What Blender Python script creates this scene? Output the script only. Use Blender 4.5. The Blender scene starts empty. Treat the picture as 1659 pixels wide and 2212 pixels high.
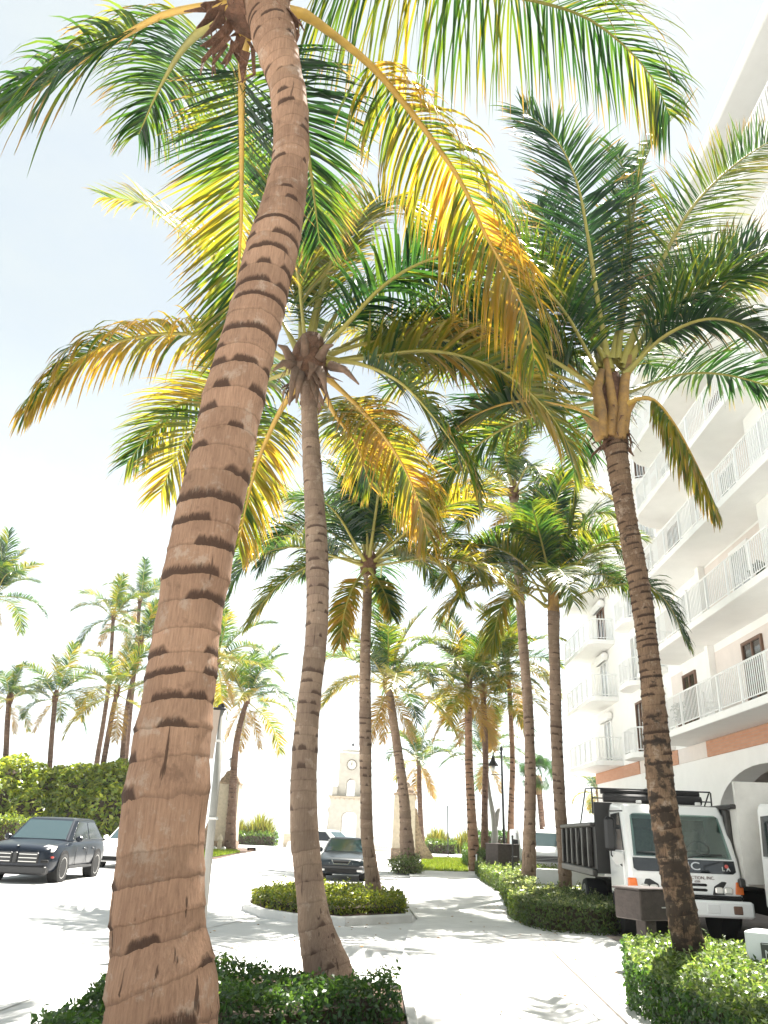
import bpy, math, random
import numpy as np
from mathutils import Vector, Matrix

S = bpy.context.scene
C = S.collection
R = math.radians
PI = math.pi
rng = np.random.default_rng(7)
random.seed(7)

# ------------------------------------------------------------------ camera
FPX, PITCH, ROLL, EYE = 1680.0, R(22.4), R(2.4), 1.6
cam_d = bpy.data.cameras.new("camera")
cam = bpy.data.objects.new("camera", cam_d)
C.objects.link(cam)
cam.location = (0, 0, EYE)
CAM_ROT = Matrix.Rotation(PI / 2 + PITCH, 3, 'X') @ Matrix.Rotation(ROLL, 3, 'Z')
cam.rotation_euler = CAM_ROT.to_euler()
cam_d.sensor_fit = 'VERTICAL'
cam_d.sensor_height = 24.0
cam_d.lens = 24.0 * FPX / 2212.0
cam_d.clip_start = 0.05
cam_d.clip_end = 12000
S.camera = cam

# ------------------------------------------------------------------ light
SUN_EL, SUN_AZ = R(62), R(23)          # azimuth measured from the view direction (+Y) towards +X
W = bpy.data.worlds.new("World")
S.world = W
W.use_nodes = True
nt = W.node_tree
for n in list(nt.nodes):
    nt.nodes.remove(n)
sky = nt.nodes.new('ShaderNodeTexSky')
sky.sky_type = 'NISHITA'
sky.sun_disc = False
sky.sun_elevation = SUN_EL
sky.sun_rotation = SUN_AZ
sky.air_density = 1.0
sky.dust_density = 0.7
sky.ozone_density = 1.0
bg = nt.nodes.new('ShaderNodeBackground')
bg.inputs['Strength'].default_value = 0.05
wo = nt.nodes.new('ShaderNodeOutputWorld')
# thin high cloud veiling the blue
wtc = nt.nodes.new('ShaderNodeTexCoord')
wno = nt.nodes.new('ShaderNodeTexNoise'); wno.inputs['Scale'].default_value = 1.6; wno.inputs['Detail'].default_value = 7; wno.inputs['Roughness'].default_value = 0.6
wmp = nt.nodes.new('ShaderNodeMapping'); wmp.inputs['Scale'].default_value = (1.0, 1.0, 2.6)
nt.links.new(wtc.outputs['Generated'], wmp.inputs['Vector']); nt.links.new(wmp.outputs[0], wno.inputs['Vector'])
wrg = nt.nodes.new('ShaderNodeMapRange'); wrg.inputs['From Min'].default_value = 0.40; wrg.inputs['From Max'].default_value = 0.66
wrg.inputs['To Min'].default_value = 0.74; wrg.inputs['To Max'].default_value = 0.94
nt.links.new(wno.outputs['Fac'], wrg.inputs['Value'])
wmx = nt.nodes.new('ShaderNodeMix'); wmx.data_type = 'RGBA'
VEIL = (3.75, 4.08, 4.05)
wsx = nt.nodes.new('ShaderNodeSeparateXYZ'); nt.links.new(wtc.outputs['Generated'], wsx.inputs[0])
whz = nt.nodes.new('ShaderNodeMapRange'); whz.interpolation_type = 'SMOOTHSTEP'      # the veil thickens towards the horizon
whz.inputs['From Min'].default_value = 0.0; whz.inputs['From Max'].default_value = 0.55
whz.inputs['To Min'].default_value = 2.1; whz.inputs['To Max'].default_value = 1.0
nt.links.new(wsx.outputs['Z'], whz.inputs['Value'])
wvm = nt.nodes.new('ShaderNodeVectorMath'); wvm.operation = 'SCALE'
wvm.inputs[0].default_value = VEIL
nt.links.new(whz.outputs[0], wvm.inputs['Scale']); nt.links.new(wvm.outputs[0], wmx.inputs[7])
nt.links.new(wrg.outputs[0], wmx.inputs[0]); nt.links.new(sky.outputs[0], wmx.inputs[6])
nt.links.new(wmx.outputs[2], bg.inputs['Color'])
nt.links.new(bg.outputs[0], wo.inputs['Surface'])

sun_d = bpy.data.lights.new("sun", 'SUN')
sun_d.energy = 5.0
sun_d.angle = R(0.55)
sun_d.color = (1.0, 0.955, 0.88)
sun = bpy.data.objects.new("sun", sun_d)
C.objects.link(sun)
sdir = Vector((math.sin(SUN_AZ) * math.cos(SUN_EL), math.cos(SUN_AZ) * math.cos(SUN_EL), math.sin(SUN_EL)))
sun.rotation_euler = sdir.to_track_quat('Z', 'Y').to_euler()

S.view_settings.view_transform = 'Standard'
S.view_settings.look = 'None'
S.view_settings.gamma = 1.0
S.view_settings.use_curve_mapping = False
S.view_settings.exposure = 2.2
S.render.engine = 'CYCLES'
HAZE = 0.0003
S.cycles.max_bounces = 8
S.cycles.transparent_max_bounces = 8

# ------------------------------------------------------------------ survey helpers (photo coordinates -> world)
def ray(x, y):
    return CAM_ROT @ Vector(((x - 829.5) / FPX, -(y - 1106) / FPX, -1.0))
def G(x, y, z=0.0):
    d = ray(x, y)
    return Vector((0, 0, EYE)) + d * ((z - EYE) / d.z)
def AT(x, y, Y):
    d = ray(x, y)
    return Vector((0, 0, EYE)) + d * (Y / d.y)
def depth(p):
    return -(CAM_ROT.transposed() @ (Vector(p) - Vector((0, 0, EYE)))).z

# ------------------------------------------------------------------ materials
MAT = {}
def mat(name, col, rough=0.7, metal=0.0, spec=0.5, noise=0.0, nscale=4.0, col2=None, bump=0.0, bscale=30.0, coat=0.0):
    m = bpy.data.materials.new(name)
    m.use_nodes = True
    t = m.node_tree
    b = t.nodes['Principled BSDF']
    b.inputs['Roughness'].default_value = rough
    b.inputs['Metallic'].default_value = metal
    b.inputs['Specular IOR Level'].default_value = spec
    b.inputs['Base Color'].default_value = (*col, 1)
    if coat:
        b.inputs['Coat Weight'].default_value = coat
        b.inputs['Coat Roughness'].default_value = 0.04
    if noise or col2:
        tc = t.nodes.new('ShaderNodeTexCoord')
        n = t.nodes.new('ShaderNodeTexNoise')
        n.inputs['Scale'].default_value = nscale
        n.inputs['Detail'].default_value = 7
        n.inputs['Roughness'].default_value = 0.65
        t.links.new(tc.outputs['Object'], n.inputs['Vector'])
        rp = t.nodes.new('ShaderNodeValToRGB')
        c2 = col2 or tuple(c * (1 - noise) for c in col)
        rp.color_ramp.elements[0].position = 0.35
        rp.color_ramp.elements[0].color = (*c2, 1)
        rp.color_ramp.elements[1].position = 0.65
        rp.color_ramp.elements[1].color = (*col, 1)
        t.links.new(n.outputs['Fac'], rp.inputs['Fac'])
        t.links.new(rp.outputs['Color'], b.inputs['Base Color'])
    if bump:
        tc = t.nodes.new('ShaderNodeTexCoord')
        n2 = t.nodes.new('ShaderNodeTexNoise')
        n2.inputs['Scale'].default_value = bscale
        n2.inputs['Detail'].default_value = 6
        t.links.new(tc.outputs['Object'], n2.inputs['Vector'])
        bp = t.nodes.new('ShaderNodeBump')
        bp.inputs['Strength'].default_value = bump
        bp.inputs['Distance'].default_value = 0.03
        t.links.new(n2.outputs['Fac'], bp.inputs['Height'])
        t.links.new(bp.outputs['Normal'], b.inputs['Normal'])
    MAT[name] = m
    return m

def leaf_mat(name, trans=0.45, tboost=(2.2, 1.9, 1.0), rough=0.38, spec=0.5):
    """Leaf colour from the leaf's own 'tint' attribute; thin leaf: reflects, shines and lets light through."""
    m = bpy.data.materials.new(name)
    m.use_nodes = True
    t = m.node_tree
    b = t.nodes['Principled BSDF']
    out = t.nodes['Material Output']
    at = t.nodes.new('ShaderNodeAttribute')
    at.attribute_name = 'tint'
    b.inputs['Roughness'].default_value = rough
    b.inputs['Specular IOR Level'].default_value = spec
    t.links.new(at.outputs['Color'], b.inputs['Base Color'])
    tr = t.nodes.new('ShaderNodeBsdfTranslucent')
    mx = t.nodes.new('ShaderNodeMix')
    mx.data_type = 'RGBA'
    mx.blend_type = 'MULTIPLY'
    mx.inputs[0].default_value = 1.0
    t.links.new(at.outputs['Color'], mx.inputs[6])
    mx.inputs[7].default_value = (*tboost, 1)
    t.links.new(mx.outputs[2], tr.inputs['Color'])
    ms = t.nodes.new('ShaderNodeMixShader')
    ms.inputs[0].default_value = trans
    t.links.new(b.outputs[0], ms.inputs[1])
    t.links.new(tr.outputs[0], ms.inputs[2])
    t.links.new(ms.outputs[0], out.inputs['Surface'])
    MAT[name] = m
    return m

def glass_mat(name, col, rough=0.05):
    m = mat(name, col, rough, 0.0, 0.9)
    return m

def bark_mat(name, pale, dark, scar, scar_amt=0.5, mottle=0.0):
    """Ringed palm bark: v of the UV map counts leaf-scar rings, u runs round the trunk."""
    m = bpy.data.materials.new(name)
    m.use_nodes = True
    t = m.node_tree
    N, L = t.nodes.new, t.links.new
    b = t.nodes['Principled BSDF']
    b.inputs['Roughness'].default_value = 0.9
    b.inputs['Specular IOR Level'].default_value = 0.15
    uv = N('ShaderNodeUVMap'); uv.uv_map = 'ring'
    sp = N('ShaderNodeSeparateXYZ'); L(uv.outputs[0], sp.inputs[0])
    tc = N('ShaderNodeTexCoord')
    # vertical fibre streaks
    mp = N('ShaderNodeMapping'); mp.inputs['Scale'].default_value = (48, 48, 3.2)
    L(tc.outputs['Object'], mp.inputs['Vector'])
    n1 = N('ShaderNodeTexNoise'); n1.inputs['Scale'].default_value = 2.0; n1.inputs['Detail'].default_value = 8; n1.inputs['Roughness'].default_value = 0.7
    L(mp.outputs[0], n1.inputs['Vector'])
    n2 = N('ShaderNodeTexNoise'); n2.inputs['Scale'].default_value = 2.3; n2.inputs['Detail'].default_value = 5
    L(tc.outputs['Object'], n2.inputs['Vector'])
    r1 = N('ShaderNodeValToRGB')
    r1.color_ramp.elements[0].position = 0.36; r1.color_ramp.elements[0].color = (*dark, 1)
    r1.color_ramp.elements[1].position = 0.62; r1.color_ramp.elements[1].color = (*pale, 1)
    add = N('ShaderNodeMath'); add.operation = 'MULTIPLY_ADD'
    L(n1.outputs['Fac'], add.inputs[0]); add.inputs[1].default_value = 0.6
    sc = N('ShaderNodeMath'); sc.operation = 'MULTIPLY'; L(n2.outputs['Fac'], sc.inputs[0]); sc.inputs[1].default_value = 0.4
    L(sc.outputs[0], add.inputs[2])
    L(add.outputs[0], r1.inputs['Fac'])
    # leaf scars: dark crescents on each ring edge, tapering to nothing round the trunk
    def math_(op, a, b_=None, c_=None, clamp=False):
        q = N('ShaderNodeMath'); q.operation = op; q.use_clamp = clamp
        for i_, v_ in enumerate((a, b_, c_)):
            if v_ is None: continue
            if isinstance(v_, (int, float)): q.inputs[i_].default_value = v_
            else: L(v_, q.inputs[i_])
        return q.outputs[0]
    wob = N('ShaderNodeTexNoise'); wob.inputs['Scale'].default_value = 9.0; wob.inputs['Detail'].default_value = 5; wob.inputs['Roughness'].default_value = 0.6
    L(tc.outputs['Object'], wob.inputs['Vector'])
    vw = math_('MULTIPLY_ADD', wob.outputs['Fac'], 0.34, sp.outputs['Y'])
    fr = math_('FRACT', vw); fl = math_('FLOOR', vw)
    ang = math_('MULTIPLY', sp.outputs['X'], 2 * PI)
    cv = N('ShaderNodeCombineXYZ')
    L(math_('MULTIPLY', math_('COSINE', ang), 0.75), cv.inputs[0]); L(math_('MULTIPLY', math_('SINE', ang), 0.75), cv.inputs[1]); L(math_('MULTIPLY', fl, 3.71), cv.inputs[2])
    n3 = N('ShaderNodeTexNoise'); n3.inputs['Scale'].default_value = 1.0; n3.inputs['Detail'].default_value = 1.0; n3.inputs['Roughness'].default_value = 0.4
    L(cv.outputs[0], n3.inputs['Vector'])
    sz = N('ShaderNodeSeparateXYZ'); L(tc.outputs['Object'], sz.inputs[0])
    lowz = N('ShaderNodeMapRange'); lowz.interpolation_type = 'SMOOTHSTEP'; L(sz.outputs['Z'], lowz.inputs['Value'])
    lowz.inputs['From Min'].default_value = 0.8; lowz.inputs['From Max'].default_value = 3.0
    lowz.inputs['To Min'].default_value = 0.10; lowz.inputs['To Max'].default_value = 0.0
    hiz = N('ShaderNodeMapRange'); hiz.interpolation_type = 'SMOOTHSTEP'; L(sz.outputs['Z'], hiz.inputs['Value'])
    hiz.inputs['From Min'].default_value = 4.9; hiz.inputs['From Max'].default_value = 6.0; hiz.inputs['To Min'].default_value = 0.0; hiz.inputs['To Max'].default_value = 0.09
    thr = math_('ADD', math_('ADD', lowz.outputs[0], hiz.outputs[0]), 0.60 - 0.2 * scar_amt)
    reach = math_('MINIMUM', math_('MULTIPLY', math_('SUBTRACT', n3.outputs['Fac'], thr), 7.0), math_('MULTIPLY_ADD', n1.outputs['Fac'], 0.45, 0.12))
    edge = math_('ADD', math_('SUBTRACT', reach, fr), math_('MULTIPLY_ADD', n1.outputs['Fac'], 0.3, -0.16))
    sm = N('ShaderNodeMapRange'); sm.interpolation_type = 'SMOOTHSTEP'; L(edge, sm.inputs['Value'])
    sm.inputs['From Min'].default_value = -0.10; sm.inputs['From Max'].default_value = 0.16; sm.inputs['To Max'].default_value = 0.88
    # thin ring line everywhere
    ln = N('ShaderNodeMapRange'); ln.interpolation_type = 'SMOOTHSTEP'; L(fr, ln.inputs['Value'])
    ln.inputs['From Min'].default_value = 0.13; ln.inputs['From Max'].default_value = 0.0; ln.inputs['To Max'].default_value = 0.32
    # upright cracks near the foot
    mc = N('ShaderNodeMapping'); mc.inputs['Scale'].default_value = (26, 26, 1.3); L(tc.outputs['Object'], mc.inputs['Vector'])
    n4 = N('ShaderNodeTexNoise'); n4.inputs['Scale'].default_value = 1.0; n4.inputs['Detail'].default_value = 3; L(mc.outputs[0], n4.inputs['Vector'])
    zc = N('ShaderNodeMapRange'); L(sz.outputs['Z'], zc.inputs['Value'])
    zc.inputs['From Min'].default_value = 2.4; zc.inputs['From Max'].default_value = 0.4; zc.inputs['To Min'].default_value = 0.0; zc.inputs['To Max'].default_value = 0.10
    ck = N('ShaderNodeMapRange'); ck.interpolation_type = 'SMOOTHSTEP'; L(math_('ADD', n4.outputs['Fac'], zc.outputs[0]), ck.inputs['Value'])
    ck.inputs['From Min'].default_value = 0.70; ck.inputs['From Max'].default_value = 0.76; ck.inputs['To Max'].default_value = 0.8
    bm_ = math_('MAXIMUM', math_('MAXIMUM', sm.outputs[0], ln.outputs[0]), ck.outputs[0])
    class base: outputs = [bm_]
    # each ring weathers to its own tone
    cw = N('ShaderNodeCombineXYZ'); L(math_('MULTIPLY', fl, 1.93), cw.inputs[2]); L(math_('COSINE', ang), cw.inputs[0])
    nw = N('ShaderNodeTexNoise'); nw.inputs['Scale'].default_value = 0.8; L(cw.outputs[0], nw.inputs['Vector'])
    tone = N('ShaderNodeMapRange'); L(nw.outputs['Fac'], tone.inputs['Value'])
    tone.inputs['From Min'].default_value = 0.3; tone.inputs['From Max'].default_value = 0.7; tone.inputs['To Min'].default_value = 0.78; tone.inputs['To Max'].default_value = 1.15
    nl = N('ShaderNodeTexNoise'); nl.inputs['Scale'].default_value = 6.5; nl.inputs['Detail'].default_value = 8; nl.inputs['Roughness'].default_value = 0.72
    L(tc.outputs['Object'], nl.inputs['Vector'])
    ll_ = N('ShaderNodeMapRange'); ll_.interpolation_type = 'SMOOTHSTEP'; L(nl.outputs['Fac'], ll_.inputs['Value'])
    ll_.inputs['From Min'].default_value = 0.54; ll_.inputs['From Max'].default_value = 0.66; ll_.inputs['To Max'].default_value = 0.5
    lm = N('ShaderNodeMix'); lm.data_type = 'RGBA'; L(ll_.outputs[0], lm.inputs[0]); L(r1.outputs[0], lm.inputs[6]); lm.inputs[7].default_value = (0.40, 0.32, 0.25, 1)
    ld = N('ShaderNodeMapRange'); ld.interpolation_type = 'SMOOTHSTEP'; L(nl.outputs['Fac'], ld.inputs['Value'])
    ld.inputs['From Min'].default_value = 0.43; ld.inputs['From Max'].default_value = 0.33; ld.inputs['To Max'].default_value = 0.55
    lm2 = N('ShaderNodeMix'); lm2.data_type = 'RGBA'; L(ld.outputs[0], lm2.inputs[0]); L(lm.outputs[2], lm2.inputs[6]); lm2.inputs[7].default_value = (*[c * 0.75 for c in dark], 1)
    vt = N('ShaderNodeVectorMath'); vt.operation = 'SCALE'; L(lm2.outputs[2], vt.inputs[0]); L(tone.outputs[0], vt.inputs['Scale'])
    mx = N('ShaderNodeMix'); mx.data_type = 'RGBA'
    L(bm_, mx.inputs[0]); L(vt.outputs[0], mx.inputs[6]); mx.inputs[7].default_value = (*scar, 1)
    last = mx.outputs[2]
    if mottle:  # dark brown blotches, denser towards the foot
        n5 = N('ShaderNodeTexNoise'); n5.inputs['Scale'].default_value = 7.0; n5.inputs['Detail'].default_value = 6; n5.inputs['Roughness'].default_value = 0.7
        L(tc.outputs['Object'], n5.inputs['Vector'])
        hz = N('ShaderNodeMapRange'); L(sz.outputs['Z'], hz.inputs['Value'])
        hz.inputs['From Min'].default_value = 4.2; hz.inputs['From Max'].default_value = 1.0
        hz.inputs['To Min'].default_value = 0.0; hz.inputs['To Max'].default_value = 0.16
        su = N('ShaderNodeMath'); su.operation = 'ADD'; L(n5.outputs['Fac'], su.inputs[0]); L(hz.outputs[0], su.inputs[1])
        ds = N('ShaderNodeMapRange'); L(su.outputs[0], ds.inputs['Value'])
        ds.inputs['From Min'].default_value = 0.58; ds.inputs['From Max'].default_value = 0.66
        ds.inputs['To Max'].default_value = mottle
        m2 = N('ShaderNodeMix'); m2.data_type = 'RGBA'; L(ds.outputs[0], m2.inputs[0]); L(last, m2.inputs[6]); m2.inputs[7].default_value = (0.03, 0.024, 0.02, 1)
        last = m2.outputs[2]
    L(last, b.inputs['Base Color'])
    bp = N('ShaderNodeBump'); bp.inputs['Strength'].default_value = 0.7; bp.inputs['Distance'].default_value = 0.02
    sb = N('ShaderNodeMath'); sb.operation = 'SUBTRACT'; L(n1.outputs['Fac'], sb.inputs[0]); L(base.outputs[0], sb.inputs[1])
    L(sb.outputs[0], bp.inputs['Height']); L(bp.outputs[0], b.inputs['Normal'])
    MAT[name] = m
    return m

def brick_mat(name):
    m = bpy.data.materials.new(name); m.use_nodes = True
    t = m.node_tree; b = t.nodes['Principled BSDF']; b.inputs['Roughness'].default_value = 0.85
    tc = t.nodes.new('ShaderNodeTexCoord')
    mp = t.nodes.new('ShaderNodeMapping'); mp.inputs['Rotation'].default_value = (R(90), 0, R(90))
    t.links.new(tc.outputs['Object'], mp.inputs['Vector'])
    sx = t.nodes.new('ShaderNodeSeparateXYZ'); t.links.new(tc.outputs['Object'], sx.inputs[0])
    cb = t.nodes.new('ShaderNodeCombineXYZ'); t.links.new(sx.outputs['Y'], cb.inputs[0]); t.links.new(sx.outputs['Z'], cb.inputs[1])
    br = t.nodes.new('ShaderNodeTexBrick')
    br.inputs['Color1'].default_value = (0.52, 0.25, 0.15, 1); br.inputs['Color2'].default_value = (0.57, 0.30, 0.19, 1)
    br.inputs['Mortar'].default_value = (0.45, 0.30, 0.22, 1)
    br.inputs['Scale'].default_value = 1.0; br.inputs['Brick Width'].default_value = 0.26; br.inputs['Row Height'].default_value = 0.085
    br.inputs['Mortar Size'].default_value = 0.008
    t.links.new(cb.outputs[0], br.inputs['Vector'])
    t.links.new(br.outputs['Color'], b.inputs['Base Color'])
    MAT[name] = m
    return m

mat('concrete', (0.66, 0.65, 0.63), 0.9, noise=0.16, nscale=1.3, bump=0.15, bscale=60)
mat('road', (0.60, 0.595, 0.585), 0.92, noise=0.12, nscale=0.8, bump=0.15, bscale=80)
mat('kerb', (0.60, 0.59, 0.57), 0.9, noise=0.15, nscale=3)
mat('joint', (0.10, 0.09, 0.08), 0.95)
mat('soil', (0.10, 0.06, 0.04), 0.95, noise=0.5, nscale=9, bump=0.6, bscale=40)
mat('asphalt', (0.20, 0.175, 0.17), 0.9, noise=0.35, nscale=5, bump=0.4, bscale=90)
mat('apron', (0.42, 0.33, 0.29), 0.9, noise=0.2, nscale=3)
mat('lawn', (0.10, 0.16, 0.03), 0.9, col2=(0.17, 0.21, 0.04), nscale=1.5)
mat('sea', (0.16, 0.24, 0.27), 0.25, noise=0.2, nscale=0.03, bump=0.3, bscale=0.7)
mat('stucco', (0.89, 0.88, 0.855), 0.85, noise=0.05, nscale=1.5, bump=0.08, bscale=50)
mat('stucco_pink', (0.76, 0.69, 0.645), 0.88, noise=0.07, nscale=2, bump=0.08, bscale=50)
mat('soffit', (0.89, 0.88, 0.855), 0.9)
mat('roof_shade_grey', (0.60, 0.595, 0.58), 0.9, noise=0.06, nscale=1)  # greyer than the stucco: the roof's shade is painted into the colour
mat('white_paint', (0.86, 0.86, 0.85), 0.45)
mat('white_wall', (0.74, 0.755, 0.755), 0.75, noise=0.06, nscale=4)
mat('brown_frame', (0.16, 0.09, 0.06), 0.6)
mat('coral_stone', (0.56, 0.475, 0.37), 0.92, noise=0.22, nscale=5, bump=0.5, bscale=14)
mat('coral_rubble', (0.42, 0.31, 0.22), 0.95, noise=0.55, nscale=6, bump=0.9, bscale=8)
mat('tower_stone', (0.57, 0.535, 0.475), 0.9, noise=0.14, nscale=2.5, bump=0.3, bscale=12)
mat('pale_stone', (0.76, 0.74, 0.70), 0.9, noise=0.12, nscale=2)
mat('black_metal', (0.02, 0.02, 0.022), 0.4, 0.3)
mat('rubber', (0.018, 0.018, 0.018), 0.85)
mat('alloy', (0.55, 0.54, 0.52), 0.35, 0.4)
mat('chrome', (0.7, 0.7, 0.7), 0.12, 1.0)
mat('navy_paint', (0.006, 0.010, 0.018), 0.28, 0.0, 0.22, coat=0.12)
mat('dark_paint', (0.012, 0.019, 0.024), 0.32, 0.0, 0.25, coat=0.15)
mat('car_white', (0.76, 0.76, 0.75), 0.3, 0.0, 0.5, coat=0.6)
mat('car_trim', (0.02, 0.02, 0.021), 0.55)
mat('wheel_well', (0.008, 0.008, 0.008), 0.95)
glass_mat('car_glass', (0.035, 0.060, 0.066), 0.04)
glass_mat('side_glass', (0.012, 0.014, 0.016), 0.06)
glass_mat('window_glass', (0.05, 0.042, 0.036), 0.08)
glass_mat('pale_glass', (0.42, 0.43, 0.42), 0.15)
mat('headlamp', (0.62, 0.60, 0.56), 0.12, 0.2, 0.8, coat=1.0)
mat('orange_lens', (0.75, 0.17, 0.03), 0.25)
mat('red_lens', (0.35, 0.03, 0.02), 0.25)
mat('bed_black', (0.018, 0.017, 0.016), 0.5, noise=0.3, nscale=4)
mat('bed_steel', (0.06, 0.056, 0.052), 0.45, 0.5, noise=0.6, nscale=3)
mat('bed_silver', (0.70, 0.68, 0.64), 0.5, 0.1, noise=0.25, nscale=1.2)
mat('tarp', (0.02, 0.019, 0.02), 0.7, noise=0.3, nscale=12)
mat('weathered_wood', (0.07, 0.055, 0.05), 0.85, noise=0.35, nscale=10, bump=0.3, bscale=30)
mat('plaque', (0.055, 0.058, 0.052), 0.6)
mat('letter_white', (0.72, 0.72, 0.70), 0.6)
mat('letter_brown', (0.16, 0.10, 0.09), 0.6)
mat('letter_silver', (0.62, 0.62, 0.62), 0.3, 0.6)
mat('letter_red', (0.55, 0.10, 0.08), 0.5)
mat('post_grey', (0.27, 0.265, 0.245), 0.55, 0.2, noise=0.12, nscale=6)
mat('sign_back', (0.36, 0.29, 0.24), 0.6, 0.2)
mat('stem', (0.045, 0.03, 0.018), 0.95)  # dark solid hedge cores, standing in for shade behind the leaves
mat('clock_face', (0.74, 0.72, 0.66), 0.7)
mat('clock_rim', (0.12, 0.09, 0.06), 0.5)
mat('midrib', (0.30, 0.26, 0.055), 0.55, noise=0.25, nscale=5)
mat('midrib_yellow', (0.44, 0.27, 0.05), 0.55, noise=0.25, nscale=5)
mat('petiole_base', (0.36, 0.205, 0.055), 0.7, col2=(0.17, 0.10, 0.045), nscale=5, bump=0.3, bscale=25)
mat('fibre', (0.17, 0.085, 0.05), 0.95, noise=0.55, nscale=14, bump=0.9, bscale=40)
mat('husk', (0.20, 0.125, 0.085), 0.9, noise=0.4, nscale=8, bump=0.5, bscale=25)
mat('skirt', (0.22, 0.14, 0.07), 0.9, noise=0.4, nscale=8)
brick_mat('brick')
leaf_mat('palm_leaf', 0.5, (2.6, 2.3, 0.85), 0.33, 0.42)
leaf_mat('hedge_leaf', 0.48, (2.1, 2.0, 0.8), 0.35, 0.6)
leaf_mat('grass_leaf', 0.4, (1.8, 1.6, 0.8), 0.6, 0.2)
bark_mat('bark_red', (0.35, 0.215, 0.140), (0.19, 0.11, 0.072), (0.038, 0.021, 0.015), 0.66)
bark_mat('bark_grey', (0.29, 0.21, 0.15), (0.17, 0.115, 0.088), (0.07, 0.045, 0.035), 0.35)
bark_mat('bark_dark', (0.235, 0.155, 0.098), (0.09, 0.055, 0.038), (0.035, 0.022, 0.017), 0.7, mottle=0.85)
bark_mat('bark_far', (0.20, 0.125, 0.09), (0.11, 0.07, 0.055), (0.06, 0.038, 0.03), 0.4)

def clear_glass(name, tint):
    m = bpy.data.materials.new(name); m.use_nodes = True
    t = m.node_tree; t.nodes.remove(t.nodes['Principled BSDF'])
    tr = t.nodes.new('ShaderNodeBsdfTransparent'); tr.inputs[0].default_value = (*tint, 1)
    gl = t.nodes.new('ShaderNodeBsdfGlossy'); gl.inputs['Roughness'].default_value = 0.02
    fr = t.nodes.new('ShaderNodeFresnel'); fr.inputs['IOR'].default_value = 1.62
    ms = t.nodes.new('ShaderNodeMixShader'); t.links.new(fr.outputs[0], ms.inputs[0]); t.links.new(tr.outputs[0], ms.inputs[1]); t.links.new(gl.outputs[0], ms.inputs[2])
    t.links.new(ms.outputs[0], t.nodes['Material Output'].inputs['Surface'])
    MAT[name] = m
clear_glass('clear_glass', (0.66, 0.80, 0.76))
mat('seat_cloth', (0.16, 0.15, 0.12), 0.9, noise=0.3, nscale=20)
# ------------------------------------------------------------------ mesh helpers
class MB:
    def __init__(s):
        s.v = []; s.f = []; s.m = []; s.mi = 0
    def add(s, vs, fs):
        o = len(s.v)
        s.v += [tuple(p) for p in vs]
        s.f += [tuple(i + o for i in q) for q in fs]
        s.m += [s.mi] * len(fs)
    def box(s, x0, x1, y0, y1, z0, z1):
        s.add([(x0, y0, z0), (x1, y0, z0), (x1, y1, z0), (x0, y1, z0), (x0, y0, z1), (x1, y0, z1), (x1, y1, z1), (x0, y1, z1)],
              [(3, 2, 1, 0), (4, 5, 6, 7), (0, 1, 5, 4), (1, 2, 6, 5), (2, 3, 7, 6), (3, 0, 4, 7)])
    def rbox(s, x0, x1, y0, y1, z0, z1, b):
        """box with chamfered edges"""
        P = []
        for sz, z in ((0, z0), (1, z0 + b), (1, z1 - b), (0, z1)):
            i = 0 if sz else b
            xa, xb, ya, yb = x0 + i, x1 - i, y0 + i, y1 - i
            c = b
            P.append([(xa + c, ya, z), (xb - c, ya, z), (xb, ya + c, z), (xb, yb - c, z), (xb - c, yb, z), (xa + c, yb, z), (xa, yb - c, z), (xa, ya + c, z)])
        s.loft(P, True, True)
    def loft(s, rings, closed=True, caps=True):
        n = len(rings[0]); o = len(s.v)
        vs = [p for r in rings for p in r]
        fs = []
        for i in range(len(rings) - 1):
            for j in range(n if closed else n - 1):
                k = (j + 1) % n
                fs.append((i * n + j, i * n + k, (i + 1) * n + k, (i + 1) * n + j))
        if caps and closed:
            fs.append(tuple(range(n))[::-1])
            fs.append(tuple((len(rings) - 1) * n + j for j in range(n)))
        s.add(vs, fs)
    def tube(s, pts, rad, n=8, caps=True):
        pts = [Vector(p) for p in pts]
        if not hasattr(rad, '__len__'): rad = [rad] * len(pts)
        rings = []; ref = None
        for i, p in enumerate(pts):
            t = (pts[min(i + 1, len(pts) - 1)] - pts[max(i - 1, 0)]).normalized()
            if ref is None:
                ref = Vector((1, 0, 0)) if abs(t.x) < 0.8 else Vector((0, 1, 0))
            a = (ref - t * ref.dot(t)).normalized(); ref = a
            b = t.cross(a)
            rings.append([p + (a * math.cos(2 * PI * k / n) + b * math.sin(2 * PI * k / n)) * rad[i] for k in range(n)])
        s.loft(rings, True, caps)
    def lathe(s, prof, n=16, c=(0, 0, 0), caps=True):
        s.loft([[(c[0] + r * math.cos(2 * PI * k / n), c[1] + r * math.sin(2 * PI * k / n), c[2] + z) for k in range(n)] for r, z in prof], True, caps)
    def prism(s, poly, z0, z1):
        s.loft([[(x, y, z0) for x, y in poly], [(x, y, z1) for x, y in poly]], True, True)
    def prism_x(s, poly, x0, x1):
        """poly of (y,z) swept along x"""
        s.loft([[(x0, y, z) for y, z in poly], [(x1, y, z) for y, z in poly]], True, True)
    def cyl_x(s, x0, x1, y, z, r, n=24):
        s.loft([[(x, y + r * math.cos(2 * PI * k / n), z + r * math.sin(2 * PI * k / n)) for k in range(n)] for x in (x0, x1)], True, True)
    def quad(s, a, b, c, d):
        s.add([a, b, c, d], [(0, 1, 2, 3)])

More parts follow.
